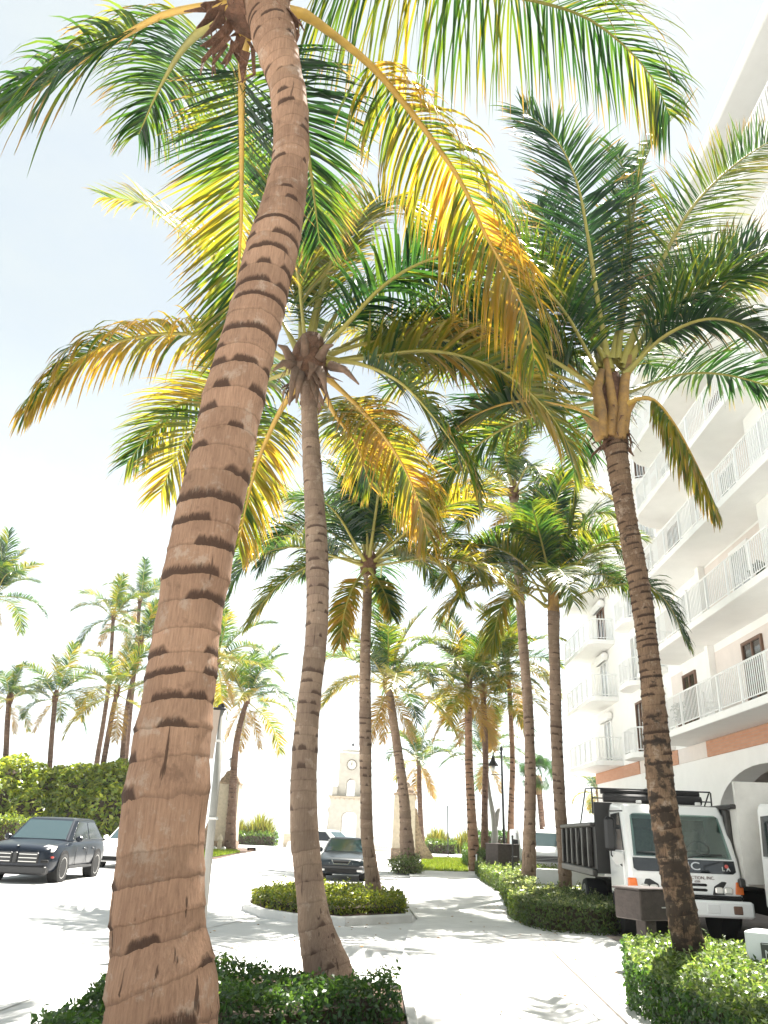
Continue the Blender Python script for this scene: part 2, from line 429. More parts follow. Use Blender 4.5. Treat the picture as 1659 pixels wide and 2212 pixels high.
def obj(name, mb, mats, parent=None, smooth=False, sub=0, bevel=0.0):
    me = bpy.data.meshes.new(name)
    me.from_pydata(mb.v, [], mb.f)
    if isinstance(mats, str): mats = [mats]
    for m in mats: me.materials.append(MAT[m])
    if len(mats) > 1: me.polygons.foreach_set('material_index', mb.m)
    import bmesh
    bm = bmesh.new(); bm.from_mesh(me)
    bmesh.ops.recalc_face_normals(bm, faces=bm.faces)
    bm.to_mesh(me); bm.free()
    if smooth: me.polygons.foreach_set('use_smooth', [True] * len(me.polygons))
    o = bpy.data.objects.new(name, me)
    C.objects.link(o)
    if parent: o.parent = parent
    if bevel:
        md = o.modifiers.new('bevel', 'BEVEL'); md.width = bevel; md.segments = 2; md.limit_method = 'ANGLE'; md.angle_limit = R(35)
    if sub:
        md = o.modifiers.new('sub', 'SUBSURF'); md.levels = sub; md.render_levels = sub
    return o

def thing(name, label, cat, loc=(0, 0, 0), rz=0.0, group=None):
    o = bpy.data.objects.new(name, None)
    C.objects.link(o)
    o.empty_display_size = 0.3
    o.location = loc; o.rotation_euler = (0, 0, rz)
    o['label'] = label; o['category'] = cat
    if group: o['group'] = group
    return o
def tag(o, label, cat, group=None):
    o['label'] = label; o['category'] = cat
    if group: o['group'] = group
    return o
def struct(name, mb, m, **k):
    o = obj(name, mb, m, **k); o['kind'] = 'structure'
    return o
def copy_tree(o, parent=None):
    c = o.copy(); C.objects.link(c)
    if parent: c.parent = parent
    for ch in [x for x in o.children]: copy_tree(ch, c)
    return c

def mesh_np(name, V, F, mats, parent=None, tint=None, mi=None, smooth=False):
    me = bpy.data.meshes.new(name)
    V = np.asarray(V, dtype=np.float32); F = np.asarray(F, dtype=np.int32)
    k = F.shape[1]
    me.vertices.add(len(V)); me.vertices.foreach_set('co', V.ravel())
    me.loops.add(F.size); me.loops.foreach_set('vertex_index', F.ravel())
    me.polygons.add(len(F))
    me.polygons.foreach_set('loop_start', np.arange(0, F.size, k, dtype=np.int32))
    me.polygons.foreach_set('loop_total', np.full(len(F), k, dtype=np.int32))
    if isinstance(mats, str): mats = [mats]
    for m in mats: me.materials.append(MAT[m])
    if mi is not None: me.polygons.foreach_set('material_index', np.asarray(mi, dtype=np.int32))
    if smooth: me.polygons.foreach_set('use_smooth', np.ones(len(F), dtype=bool))
    if tint is not None:
        a = me.attributes.new('tint', 'FLOAT_COLOR', 'POINT')
        a.data.foreach_set('color', np.concatenate([tint, np.ones((len(V), 1))], axis=1).astype(np.float32).ravel())
    me.update(); me.validate()
    o = bpy.data.objects.new(name, me); C.objects.link(o)
    if parent: o.parent = parent
    return o

def spline(P, n):
    """Catmull-Rom through P, n samples evenly spaced by length"""
    P = np.asarray([tuple(p) for p in P], float)
    E = np.vstack([2 * P[0] - P[1], P, 2 * P[-1] - P[-2]])
    out = []
    for i in range(len(P) - 1):
        a, b, c, d = E[i], E[i + 1], E[i + 2], E[i + 3]
        for t in np.linspace(0, 1, 16, endpoint=False):
            out.append(0.5 * (2 * b + (c - a) * t + (2 * a - 5 * b + 4 * c - d) * t * t + (3 * b - a - 3 * c + d) * t ** 3))
    out.append(P[-1]); out = np.array(out)
    s = np.r_[0, np.cumsum(np.linalg.norm(np.diff(out, axis=0), axis=1))]
    q = np.linspace(0, s[-1], n)
    return np.stack([np.interp(q, s, out[:, k]) for k in range(out.shape[1])], 1), s[-1]

def nrm(a): return a / np.maximum(np.linalg.norm(a, axis=-1, keepdims=True), 1e-9)

# ------------------------------------------------------------------ palms
GREEN = np.array([0.020, 0.060, 0.017]); DEEP = np.array([0.008, 0.029, 0.014]); LIME = np.array([0.060, 0.100, 0.015])
YEL = np.array([0.18, 0.146, 0.022]); ORG = np.array([0.235, 0.150, 0.032]); TAN = np.array([0.20, 0.135, 0.068])
def age_color(a):
    ks = [0, .2, .4, .6, .8, 1.0]
    cs = [DEEP, GREEN, LIME, 0.5 * LIME + 0.5 * YEL, YEL, ORG]
    a = np.clip(a, 0, 1)
    return np.stack([np.interp(a, ks, [c[i] for c in cs]) for i in range(3)], -1)

def frond_geo(pts, L=0.85, n=70, K=6, width=0.034, age=0.2, t0=0.2, face=None, g=0.28, lift=20, seed=0, wind=(0, 0, 0), r0=0.045, vcol=0.22, side_L=(1, 1)):
    """returns (leaf V,F,tint) and (rachis V,F): rachis through pts with two ranks of hanging leaflets"""
    r = np.random.default_rng(seed)
    cur, length = spline(pts, 60)
    T = nrm(np.gradient(cur, axis=0))
    hor = cur[-1] - cur[0]; hor[2] = 0
    hor = hor / max(np.linalg.norm(hor), 1e-6)
    if face is not None:
        N = np.repeat(np.array([face], float), len(cur), 0)
    else:
        N = np.array([0, 0, 1.0]) - T[:, 2:3] * hor
    N = nrm(N - (N * T).sum(1, keepdims=True) * T)
    Vs, Fs, Cs = [], [], []
    off = 0
    s0 = (np.arange(n) + 0.5) / n
    for si, side in enumerate((1, -1)):
        s = np.clip(s0 + r.normal(0, 0.25 / n, n), 0, 1)
        keep = r.random(n) > 0.04
        s = s[keep]; m = len(s)
        t = t0 + (1 - t0) * s
        idx = t * (len(cur) - 1)
        lerp = lambda A: np.stack([np.interp(idx, np.arange(len(cur)), A[:, k]) for k in range(3)], 1)
        p = lerp(cur); tt = nrm(lerp(T)); nn = nrm(lerp(N))
        S = nrm(np.cross(tt, nn)) * side
        a = np.radians(72 - 42 * s + r.normal(0, 5, m))[:, None]
        lv = np.radians(lift * (1 - 0.5 * s) + r.normal(0, 7, m))[:, None]
        d = tt * np.cos(a) + (S * np.cos(lv) + nn * np.sin(lv)) * np.sin(a)
        Ln = L * side_L[si] * (0.12 + 0.88 * np.sin(PI * (0.16 + 0.74 * s)) ** 0.8) * (1 + r.normal(0, 0.07, m))
        gg = g * np.exp(r.normal(0, 0.35, m))[:, None] / K * 6
        tw = r.normal(0, 0.35, m)[:, None]
        pos = p.copy(); wv = np.array(wind)
        prof = np.interp(np.linspace(0, 1, K + 1), [0, .12, .35, .6, .85, 1], [.55, .9, 1, .8, .42, .04])
        V = np.zeros((m, K + 1, 2, 3))
        dd = nrm(d)
        for j in range(K + 1):
            w = tt - (tt * dd).sum(1, keepdims=True) * dd
            w = nrm(w)
            b = np.cross(dd, w)
            w = w * np.cos(tw * (0.4 + j / K)) + b * np.sin(tw * (0.4 + j / K))
            hw = width * 0.5 * prof[j] * (0.6 + 0.4 * Ln / L)[:, None]
            V[:, j, 0] = pos - w * hw; V[:, j, 1] = pos + w * hw
            pos = pos + dd * (Ln / K)[:, None]
            dd = nrm(dd + (np.array([0, 0, -1.0]) + wv) * gg * (0.35 + 1.3 * j / K) * 0.55)
        q = np.arange(m)[:, None] * (K + 1) * 2 + np.arange(K)[None, :] * 2 + off
        F = np.stack([q, q + 1, q + 3, q + 2], -1).reshape(-1, 4)
        tip = np.linspace(0, 1, K + 1)[None, :]
        patch = np.interp(s, np.linspace(0, 1, 9), r.normal(0, vcol * 0.7, 9))[:, None]
        ag = age + r.normal(0, vcol * 0.5, m)[:, None] + patch + 0.18 * (tip - 0.4) + 0.0 * tip
        col = age_color(ag)
        brown = ((tip > 0.8) & (r.random((m, 1)) < 0.3 + 0.4 * age))[..., None]
        col = np.where(brown, TAN * 0.8, col)
        Vs.append(V.reshape(-1, 3)); Fs.append(F); Cs.append(np.repeat(col[:, :, None, :], 2, 2).reshape(-1, 3))
        off += m * (K + 1) * 2
    # rachis: flattened tapering tube
    M = 26
    ii = np.linspace(0, len(cur) - 1, M)
    rr = r0 * (1 - np.linspace(0, 1, M)) ** 0.9 + 0.004
    rr[:4] *= np.array([2.0, 1.5, 1.2, 1.05])
    g8 = 7
    cI = np.stack([np.interp(ii, np.arange(len(cur)), cur[:, k]) for k in range(3)], 1)
    tI = np.stack([np.interp(ii, np.arange(len(cur)), T[:, k]) for k in range(3)], 1)
    nI = np.stack([np.interp(ii, np.arange(len(cur)), N[:, k]) for k in range(3)], 1)
    sI = nrm(np.cross(tI, nI)); nI = nrm(np.cross(sI, tI))
    th = np.linspace(0, 2 * PI, g8, endpoint=False)
    RV = cI[:, None, :] + rr[:, None, None] * (sI[:, None, :] * np.cos(th)[None, :, None] + 0.65 * nI[:, None, :] * np.sin(th)[None, :, None])
    q = np.arange(M - 1)[:, None] * g8; j = np.arange(g8)[None, :]
    RF = np.stack([q + j, q + (j + 1) % g8, q + g8 + (j + 1) % g8, q + g8 + j], -1).reshape(-1, 4)
    return (np.concatenate(Vs), np.concatenate(Fs), np.concatenate(Cs)), (RV.reshape(-1, 3), RF)

def frond(parent, pts, rib='midrib', name='frond', **k):
    o = parent.location
    P = [Vector(p) - o for p in pts]
    k['n'] = int(k.get('n', 70) * 1.9); k.setdefault('width', .034); k['L'] = k.get('L', .85) * 1.2
    (V, F, Ct), (RV, RF) = frond_geo(P, **k)
    f = mesh_np(name, V, F, 'palm_leaf', parent, tint=Ct)
    mesh_np('midrib', RV, RF, rib, f, smooth=True)
    return f

def trunk(parent, path, rad, ring, m, sides=20, sub=4, lip=0.02, seed=0):
    """ringed trunk along path (world points), local to parent. UV 'ring': u round, v ring number"""
    r = np.random.default_rng(seed)
    o = np.array(parent.location)
    A = np.array([(*(np.array(tuple(p)) - o), q) for p, q in zip(path, rad)])
    L0 = np.linalg.norm(np.diff(A[:, :3], axis=0), axis=1).sum()
    cur, length = spline(A, 400)
    s = np.linspace(0, length, 400)
    # ring boundaries: spacing shrinks upwards
    z = [0.0]
    while z[-1] < length:
        u = z[-1] / length
        z.append(z[-1] + ring * np.interp(u, [0, .25, .6, 1], [1.7, 1.25, 1.0, .7]) * float(np.clip(1 + r.normal(0, 0.24), .5, 1.6)))
    z = np.array(z)
    st, vv, pr = [], [], []
    swell = 1 + r.normal(0, 0.022, len(z) + 1)
    for i in range(len(z) - 1):
        for j in range(sub):
            q = z[i] + (z[i + 1] - z[i]) * j / sub
            if q > length: break
            st.append(q); vv.append(i + j / sub); pr.append((swell[i] * (1 - j / sub) + swell[i + 1] * j / sub) + lip * (0.5 - abs(j / sub - 0.15)) + (lip * 1.2 if j == 0 else 0))
    st = np.array(st)
    c = np.stack([np.interp(st, s, cur[:, k]) for k in range(4)], 1)
    T = nrm(np.gradient(c[:, :3], axis=0))
    ref = np.array([0, 1.0, 0])
    a = nrm(ref - (T @ ref)[:, None] * T); b = np.cross(T, a)
    th = np.linspace(0, 2 * PI, sides, endpoint=False)
    ph = r.random() * 6
    wob = 1 + 0.02 * np.sin(3 * th + ph)[None, :] + r.normal(0, 0.004, (len(st), sides))
    low = 0.06 * np.exp(-st / 0.5)[:, None] * np.sin(5 * th + ph)[None, :]
    tilt = 0.12 * np.sin(th + ph)[None, :] * c[:, 3][:, None]     # rings sit slightly askew
    rad_ = c[:, 3][:, None] * np.array(pr)[:, None] * (wob + low)
    V = c[:, None, :3] + rad_[:, :, None] * (a[:, None, :] * np.cos(th)[None, :, None] + b[:, None, :] * np.sin(th)[None, :, None]) + T[:, None, :] * tilt[:, :, None]
    n = len(st)
    q = np.arange(n - 1)[:, None] * sides; j = np.arange(sides)[None, :]; j1 = (j + 1) % sides
    F = np.stack([q + j, q + j1, q + sides + j1, q + sides + j], -1).reshape(-1, 4)
    t = mesh_np('trunk', V.reshape(-1, 3), F, m, parent, smooth=True)
    uvl = t.data.uv_layers.new(name='ring')
    vv = np.array(vv)
    u0 = np.broadcast_to(j / sides, (n - 1, sides)); u1 = np.broadcast_to((j + 1) / sides, (n - 1, sides))
    v0 = np.broadcast_to(vv[:-1, None], (n - 1, sides)); v1 = np.broadcast_to(vv[1:, None], (n - 1, sides))
    uvs = np.stack([np.stack([u0, v0], -1), np.stack([u1, v0], -1), np.stack([u1, v1], -1), np.stack([u0, v1], -1)], 2)
    uvl.data.foreach_set('uv', uvs.astype(np.float32).ravel())
    return t

def trunk_from_edges(Y, rows):
    """rows of (y, left, right) from base to top -> world path and radii"""
    P, rad = [], []
    for y, l, r_ in rows:
        p = AT((l + r_) / 2, y, Y)
        P.append(p); rad.append((r_ - l) / 2 / FPX * depth(p))
    if P[0].z > 0.05:
        P.insert(0, Vector((P[0].x + (P[0].x - P[1].x) * 0.6 * P[0].z, P[0].y, -0.05))); rad.insert(0, rad[0] * 1.12)
    return P, rad

# shared far fronds: local +X outwards, launched at an elevation and arching down
PROTO = {}
def proto_frond(elev, tone, var):
    key = (elev, tone, var)
    if key in PROTO: return PROTO[key]
    pts = []; p = np.array([0.0, 0, 0]); e = R(elev)
    bend = {80: 0.09, 55: 0.20, 30: 0.22, 5: 0.21, -25: 0.13, -60: 0.04}[elev] * (1 + 0.25 * (var - 0.5))
    sd = (0.06 if var else -0.05); az = 0.0
    for i in range(9):
        pts.append(tuple(p)); p = p + 0.52 * np.array([math.cos(e) * math.cos(az), math.cos(e) * math.sin(az), math.sin(e)])
        if i > 1: e -= bend; az += sd
    age = {'green': 0.16, 'lime': 0.38, 'gold': 0.62, 'dry': 0.95}[tone]
    (V, F, Ct), (RV, RF) = frond_geo(pts, L=1.1, n=92, K=4, width=0.047, age=age, t0=0.2, g=0.30 + 0.1 * var, lift=22, seed=(elev + 90) * 7 + var * 31 + len(tone), vcol=0.25)
    if tone == 'dry': Ct = Ct * 0.3 + TAN * 0.7
    nV = len(V)
    # leaf and rachis in one mesh, two materials (too small in the photo to show more)
    o = mesh_np('frond', np.concatenate([V, RV]), np.concatenate([F, RF + nV]), ['palm_leaf', 'midrib'],
                tint=np.concatenate([Ct, np.zeros((len(RV), 3))]), mi=np.r_[np.zeros(len(F), int), np.ones(len(RF), int)])
    me = o.data
    bpy.data.objects.remove(o)
    PROTO[key] = me
    return me

def crown_auto(parent, top, n=18, scale=1.0, seed=0, gold=0.2, skirt=2, up=True, skew=(0, 0), pull=None):
    r = random.Random(seed)
    loc = top - parent.location
    for i in range(n):
        u = i / (n - 1)
        elev = 80 if u < .14 else 55 if u < .38 else 30 if u < .62 else 5 if u < .84 else -25
        if i >= n - skirt: elev = -60
        az = i * 2.39996 + r.uniform(-.25, .25) + seed
        tone = 'green'
        x = r.random()
        if elev <= 5 and x < gold * 1.6: tone = 'gold'
        elif x < gold + 0.25: tone = 'lime'
        if elev == -60: tone = 'dry'
        o = bpy.data.objects.new('frond', proto_frond(elev, tone, r.randint(0, 1)))
        C.objects.link(o); o.parent = parent
        sc = scale * r.uniform(.82, 1.08) * (0.75 if elev == -60 else 1)
        o.rotation_euler = (r.uniform(-.25, .25) + skew[0], r.uniform(-.12, .12) + skew[1], az)
        o.location = loc + Vector((0, 0, 0.12 * (1 - u))); o.scale = (sc, sc, sc)

def crown_base(parent, top, r, h, m='fibre', lumps=6, seed=0):
    """fibrous bulge where the leaf bases clasp the stem"""
    q = random.Random(seed)
    mb = MB(); n = 18
    loc = top - parent.location
    rings = []
    for k in range(9):
        u = k / 8
        rr = r * (0.95 + 0.55 * math.sin(PI * min(1, u * 0.9 + 0.05)) - 0.35 * u)
        rings.append([(loc.x + rr * (1 + q.uniform(-.13, .13)) * math.cos(2 * PI * j / n), loc.y + rr * (1 + q.uniform(-.13, .13)) * math.sin(2 * PI * j / n), loc.z - 0.25 * h + h * u) for j in range(n)])
    mb.loft(rings)
    return obj('leaf_sheath', mb, m, parent, smooth=True)

GROUP_ROW = 'coconut palms lining the path and street'

# --- foreground palm (left)
def palm(name, label, base, group=None, cat='palm tree'):
    return thing(name, label, cat, base, 0, group)

def px(pts): return [AT(*p) for p in pts]

P1 = [(2212, 230, 468), (2100, 235, 460), (2000, 240, 445), (1900, 250, 440), (1800, 262, 441), (1700, 275, 450), (1600, 290, 455), (1500, 312, 463), (1400, 328, 471),
      (1300, 345, 486), (1200, 365, 502), (1100, 386, 521), (1000, 410, 545), (900, 432, 562), (800, 458, 584), (700, 490, 606), (640, 506, 622), (600, 515, 630), (500, 547, 650),
      (400, 578, 663), (300, 592, 668), (200, 585, 661), (150, 570, 652), (100, 553, 643), (40, 535, 632), (-10, 520, 622)]
path, rad = trunk_from_edges(4.3, P1)
p1 = palm('coconut_palm', 'huge curving ringed palm trunk nearest the camera, rising out of the top of the frame', (path[0].x, path[0].y, 0), GROUP_ROW)
trunk(p1, path, rad, 0.125, 'bark_red', sides=48, sub=7, lip=0.016, seed=3)
crown_base(p1, AT(552, 0, 4.36), 0.21, 0.8, 'fibre', seed=1)
def fibre_rags(parent, top, r0, n, ln, seed, m='fibre'):
    q = np.random.default_rng(seed); mb = MB(); c = Vector(top) - parent.location
    for i in range(n):
        a = q.uniform(0, 2 * PI); rr = r0 * q.uniform(.75, 1.15); z = q.uniform(-.25, .35)
        w = q.uniform(.015, .06); L_ = ln * q.uniform(.4, 1.2); out = q.uniform(.02, .16)
        u = Vector((math.cos(a), math.sin(a), 0)); v = Vector((-u.y, u.x, 0)) * w
        p = c + u * rr + Vector((0, 0, z)); p1_ = p + u * out + Vector((q.normal(0, .03), q.normal(0, .03), -L_ * .5)); p2_ = p1_ + u * q.uniform(-.04, .06) + Vector((q.normal(0, .05), q.normal(0, .05), -L_ * .5))
        t_ = u * .008
        mb.loft([[p - v, p + v, p + v + t_, p - v + t_], [p1_ - v * .8, p1_ + v * .7, p1_ + v * .7 + t_, p1_ - v * .8 + t_], [p2_ - v * .15, p2_ + v * .1, p2_ + v * .1 + t_, p2_ - v * .15 + t_]])
    return obj('leaf_fibre', mb, m, parent)
fibre_rags(p1, AT(548, 20, 4.36), .24, 70, .32, 5)
for k, (pts, kw) in enumerate([
    ([(540, 10, 4.35), (480, 12, 4.33), (400, 20, 4.4), (330, 42, 4.5), (200, 118, 4.8), (100, 182, 5.1), (0, 247, 5.4), (-100, 320, 5.7), (-180, 400, 5.9)], dict(age=.2, L=1.5, width=.044, face=(0.1, -1, .25), side_L=(.5, 1.0), g=1.0, n=84, rib='midrib_yellow', t0=.26, vcol=.3)),
    ([(560, 20, 4.35), (660, -25, 4.5), (760, -45, 4.9), (900, -40, 5.4), (1050, -18, 5.9), (1180, 8, 6.3), (1270, 40, 6.6), (1350, 100, 6.9), (1410, 170, 7.1), (1447, 250, 7.2)], dict(age=.33, L=1.25, g=1.1, n=100, t0=.12, vcol=.3, lift=-5)),
    ([(560, 30, 4.35), (640, 25, 4.4), (700, 60, 4.7), (800, 140, 5.2), (870, 220, 5.6), (940, 310, 6.0), (1000, 400, 6.4), (1045, 500, 6.8), (1100, 600, 7.1), (1140, 690, 7.3), (1155, 780, 7.4)], dict(age=.72, L=.95, g=1.5, n=84, rib='midrib_yellow', t0=.27, lift=-10, vcol=.4)),
    ([(535, 20, 4.35), (526, 110, 4.75), (522, 200, 5.3), (522, 350, 6.2), (520, 500, 7.0), (508, 640, 7.6), (480, 760, 8.0)], dict(age=.32, L=.86, face=(0, -.6, -.8), g=.12, n=80, rib='midrib_yellow', t0=.16, vcol=.35)),
    ([(590, 60, 4.5), (625, 140, 5.0), (655, 260, 5.8), (675, 400, 6.6), (690, 520, 7.2)], dict(age=.15, L=.75, g=.3, n=66, t0=.1)),
    ([(540, 20, 4.4), (480, 35, 4.45), (430, 70, 4.7), (385, 120, 5.3), (340, 200, 6.0), (300, 290, 6.5)], dict(age=.24, L=.78, g=.9, n=70, t0=.2)),
]):
    frond(p1, px(pts), seed=100 + k, **kw)
top = path[-1] - p1.location
for az, el in ((-1.2, 55), (-2.0, 30), (-1.6, 80), (2.0, 80)):  # fronds out of view, added to cast shade on the trunk
    o = bpy.data.objects.new('frond', proto_frond(el, 'green', 0)); C.objects.link(o); o.parent = p1
    o.location = top; o.rotation_euler = (0, 0, az)

# --- second palm
P2 = [(2112, 655, 765), (2050, 650, 738), (2000, 645, 717), (1950, 642, 706), (1900, 637, 698), (1850, 632, 692), (1800, 627, 688), (1700, 627, 684), (1600, 633, 687), (1500, 645, 694),
      (1400, 657, 705), (1300, 662, 710), (1200, 660, 709), (1100, 658, 702), (1000, 654, 694), (900, 651, 686), (840, 648, 688), (800, 645, 690)]
path, rad = trunk_from_edges(9.4, P2)
p2 = palm('coconut_palm', 'ringed palm in the front hedge with yellowing crown and old brown leaf stubs', (path[0].x, path[0].y, 0), GROUP_ROW)
trunk(p2, path, rad, 0.13, 'bark_grey', sides=32, sub=5, lip=0.018, seed=5)
crown_base(p2, path[-1], 0.2, 0.75, 'fibre', seed=2)
for k, (pts, kw) in enumerate([
    ([(640, 790, 9.4), (600, 768, 9.4), (540, 742, 9.3), (450, 724, 9.1), (340, 722, 8.9), (230, 745, 8.8), (150, 790, 8.7), (60, 880, 8.6)], dict(age=.72, L=.8, g=1.2, vcol=.4)),
    ([(640, 800, 9.4), (590, 790, 9.8), (520, 802, 10.3), (430, 850, 10.8), (350, 905, 11.2), (275, 1000, 11.5)], dict(age=.42, L=.8, g=.35)),
    ([(645, 760, 9.4), (600, 680, 9.8), (540, 600, 10.2), (460, 540, 10.6), (380, 495, 10.9), (310, 440, 11.1), (225, 425, 11.2)], dict(age=.5, L=.8, g=.3)),
    ([(655, 750, 9.4), (645, 650, 9.9), (620, 540, 10.4), (585, 440, 10.8), (540, 380, 11.2)], dict(age=.42, L=.85, face=(.2, -1, 0), g=.2)),
    ([(665, 750, 9.4), (690, 640, 9.6), (735, 530, 9.8), (800, 450, 10.0), (850, 432, 10.2), (890, 470, 10.4), (905, 550, 10.5)], dict(age=.62, L=.8, g=.3, face=(-.3, -1, .2))),
    ([(680, 750, 9.4), (740, 665, 9.6), (830, 612, 9.8), (930, 592, 10.0), (1010, 615, 10.2), (1065, 690, 10.3)], dict(age=.05, L=.9, g=.8, n=84)),
    ([(690, 775, 9.4), (790, 742, 9.5), (900, 732, 9.6), (1000, 742, 9.7), (1080, 785, 9.8), (1140, 850, 9.9)], dict(age=.45, L=.8, g=1.0, n=84, vcol=.45)),
    ([(700, 770, 9.5), (800, 720, 10.0), (900, 690, 10.5), (1010, 700, 11), (1100, 760, 11.4)], dict(age=.3, L=.8, g=.4, n=70)),
    ([(700, 775, 9.4), (790, 790, 9.2), (870, 830, 9.0), (940, 905, 8.9), (1000, 990, 8.8), (1022, 1045, 8.8)], dict(age=.2, L=.75, g=.4, n=70)),
    ([(695, 805, 9.5), (760, 865, 10.1), (820, 930, 10.7), (870, 1005, 11.2), (905, 1085, 11.5), (925, 1160, 11.7)], dict(age=.85, L=.85, g=.8, rib='midrib_yellow', n=84, vcol=.3)),
    ([(690, 815, 9.6), (720, 890, 10.4), (770, 960, 11.3), (800, 1050, 11.9)], dict(age=.5, L=.75, g=.4, rib='midrib_yellow')),
    ([(645, 830, 9.5), (610, 880, 9.9), (580, 940, 10.3), (553, 1010, 10.7), (530, 1100, 11.0), (515, 1180, 11.2)], dict(age=.62, L=.75, g=.3, rib='midrib_yellow')),
    ([(670, 750, 9.5), (700, 600, 10.2), (720, 480, 10.9), (700, 400, 11.4)], dict(age=.4, L=.8, g=.2, face=(0, -1, 0))),
]):
    frond(p2, px(pts), seed=200 + k, **kw)
fibre_rags(p2, AT(662, 810, 9.4), .2, 50, .4, 6, 'husk')
mb = MB()
for (a, b) in (((640, 800), (625, 875)), ((650, 810), (640, 870)), ((690, 800), (705, 850)), ((715, 790), (775, 830)), ((635, 790), (590, 800)), ((660, 770), (655, 720)), ((690, 775), (720, 745)), ((630, 780), (600, 745))):
    A, B = AT(a[0], a[1], 9.2) - p2.location, AT(b[0], b[1], 9.0) - p2.location
    M_ = (A + B) / 2 + Vector((0, -.05, .05))
    mb.tube([A, M_, B], [.075, .05, .012], 7)
obj('leaf_stub', mb, 'husk', p2, smooth=True)

# --- right-hand palm
P3 = [(2085, 1462, 1532), (2000, 1447, 1511), (1900, 1430, 1492), (1800, 1412, 1473), (1700, 1400, 1456), (1600, 1392, 1446), (1500, 1387, 1434), (1400, 1378, 1421), (1300, 1365, 1409),
      (1200, 1347, 1391), (1100, 1330, 1371), (1000, 1312, 1358), (950, 1304, 1355), (900, 1300, 1352)]
path, rad = trunk_from_edges(10.2, P3)
p3 = palm('coconut_palm', 'dark mottled palm leaning over the right hedge with thick yellow leaf stalks', (path[0].x, path[0].y, 0), GROUP_ROW)
trunk(p3, path, rad, 0.10, 'bark_dark', sides=28, sub=5, lip=0.04, seed=9)
crown_base(p3, path[-1], 0.17, 1.0, 'fibre', seed=3)
fibre_rags(p3, AT(1326, 930, 10.2), .17, 50, .3, 7)
mb = MB()
for (pl, w) in (([(1300, 945), (1298, 890), (1290, 840), (1300, 800)], .09), ([(1340, 945), (1345, 880), (1350, 820), (1362, 770)], .085), ([(1318, 940), (1325, 880), (1316, 820), (1308, 770)], .07),
                ([(1296, 950), (1285, 920), (1262, 890)], .07), ([(1350, 935), (1356, 890), (1370, 865)], .05)):
    mb.tube([AT(x, y, 9.98) - p3.location for x, y in pl], [w, w * 1.05, w * .85, w * .6][:len(pl)], 9)
obj('petiole', mb, 'petiole_base', p3, smooth=True)
for k, (pts, kw) in enumerate([
    ([(1316, 800, 10.0), (1303, 720, 10), (1288, 630, 9.9), (1268, 500, 9.8), (1245, 390, 9.7), (1200, 300, 9.7), (1130, 238, 9.7)], dict(age=.04, L=.98, face=(0, -1, .1), n=95, g=.14, t0=.12, lift=8, vcol=.18)),
    ([(1345, 790, 10), (1390, 665, 10), (1430, 565, 10.1), (1490, 455, 10.2), (1570, 370, 10.3), (1659, 308, 10.4), (1760, 265, 10.5)], dict(age=.27, L=.85, face=(0, -1, .2), n=85, g=.16)),
    ([(1350, 800, 10), (1400, 715, 9.9), (1480, 640, 9.8), (1560, 590, 9.7), (1659, 540, 9.6), (1770, 510, 9.5)], dict(age=.15, L=.9, face=(0, -1, .5), n=80, g=.3)),
    ([(1332, 780, 10), (1358, 600, 10.1), (1370, 450, 10.2), (1400, 330, 10.3), (1445, 265, 10.4), (1485, 225, 10.4)], dict(age=.35, L=.7, n=70, g=.15, lift=40)),
    ([(1310, 780, 10), (1225, 650, 10.3), (1150, 545, 10.6), (1090, 470, 10.8), (1055, 425, 10.9)], dict(age=.22, L=.8, n=70)),
    ([(1300, 870, 10), (1240, 800, 10.2), (1165, 745, 10.4), (1080, 725, 10.6), (1000, 740, 10.8)], dict(age=.3, L=.8, n=70, rib='midrib_yellow')),
    ([(1300, 920, 10), (1250, 885, 9.9), (1170, 866, 9.8), (1090, 872, 9.7), (1010, 905, 9.6), (960, 950, 9.6)], dict(age=.25, L=.7, n=64, rib='midrib_yellow', t0=.36)),
    ([(1350, 880, 10), (1375, 862, 9.9), (1412, 865, 9.8), (1455, 915, 9.7), (1505, 1005, 9.7), (1552, 1105, 9.7)], dict(age=.45, L=.5, n=60, g=1.2, lift=-40, t0=.18, rib='midrib_yellow')),
    ([(1350, 810, 10), (1430, 730, 9.6), (1520, 690, 9.3), (1600, 700, 9.1), (1659, 740, 9.0), (1720, 800, 8.9)], dict(age=.12, L=.75, n=74, g=.4)),
    ([(1300, 800, 10.1), (1260, 690, 10.8), (1190, 640, 11.2), (1120, 660, 11.5), (1080, 720, 11.8)], dict(age=.05, L=.85, n=70, g=.4)),
    ([(1325, 780, 10), (1345, 640, 10.3), (1360, 500, 10.6), (1355, 400, 10.8), (1330, 320, 11)], dict(age=.12, L=.8, n=74, face=(.2, -1, 0), g=.15)),
    ([(1310, 780, 10.1), (1250, 640, 10.5), (1200, 520, 10.9), (1160, 440, 11.2)], dict(age=.1, L=.9, n=74, face=(-.2, -1, 0), g=.2)),
    ([(1340, 790, 10.1), (1420, 690, 10.6), (1500, 600, 11.0), (1590, 540, 11.4)], dict(age=.1, L=.9, n=70, face=(.2, -1, 0), g=.25)),
]):
    frond(p3, px(pts), seed=300 + k, **kw)

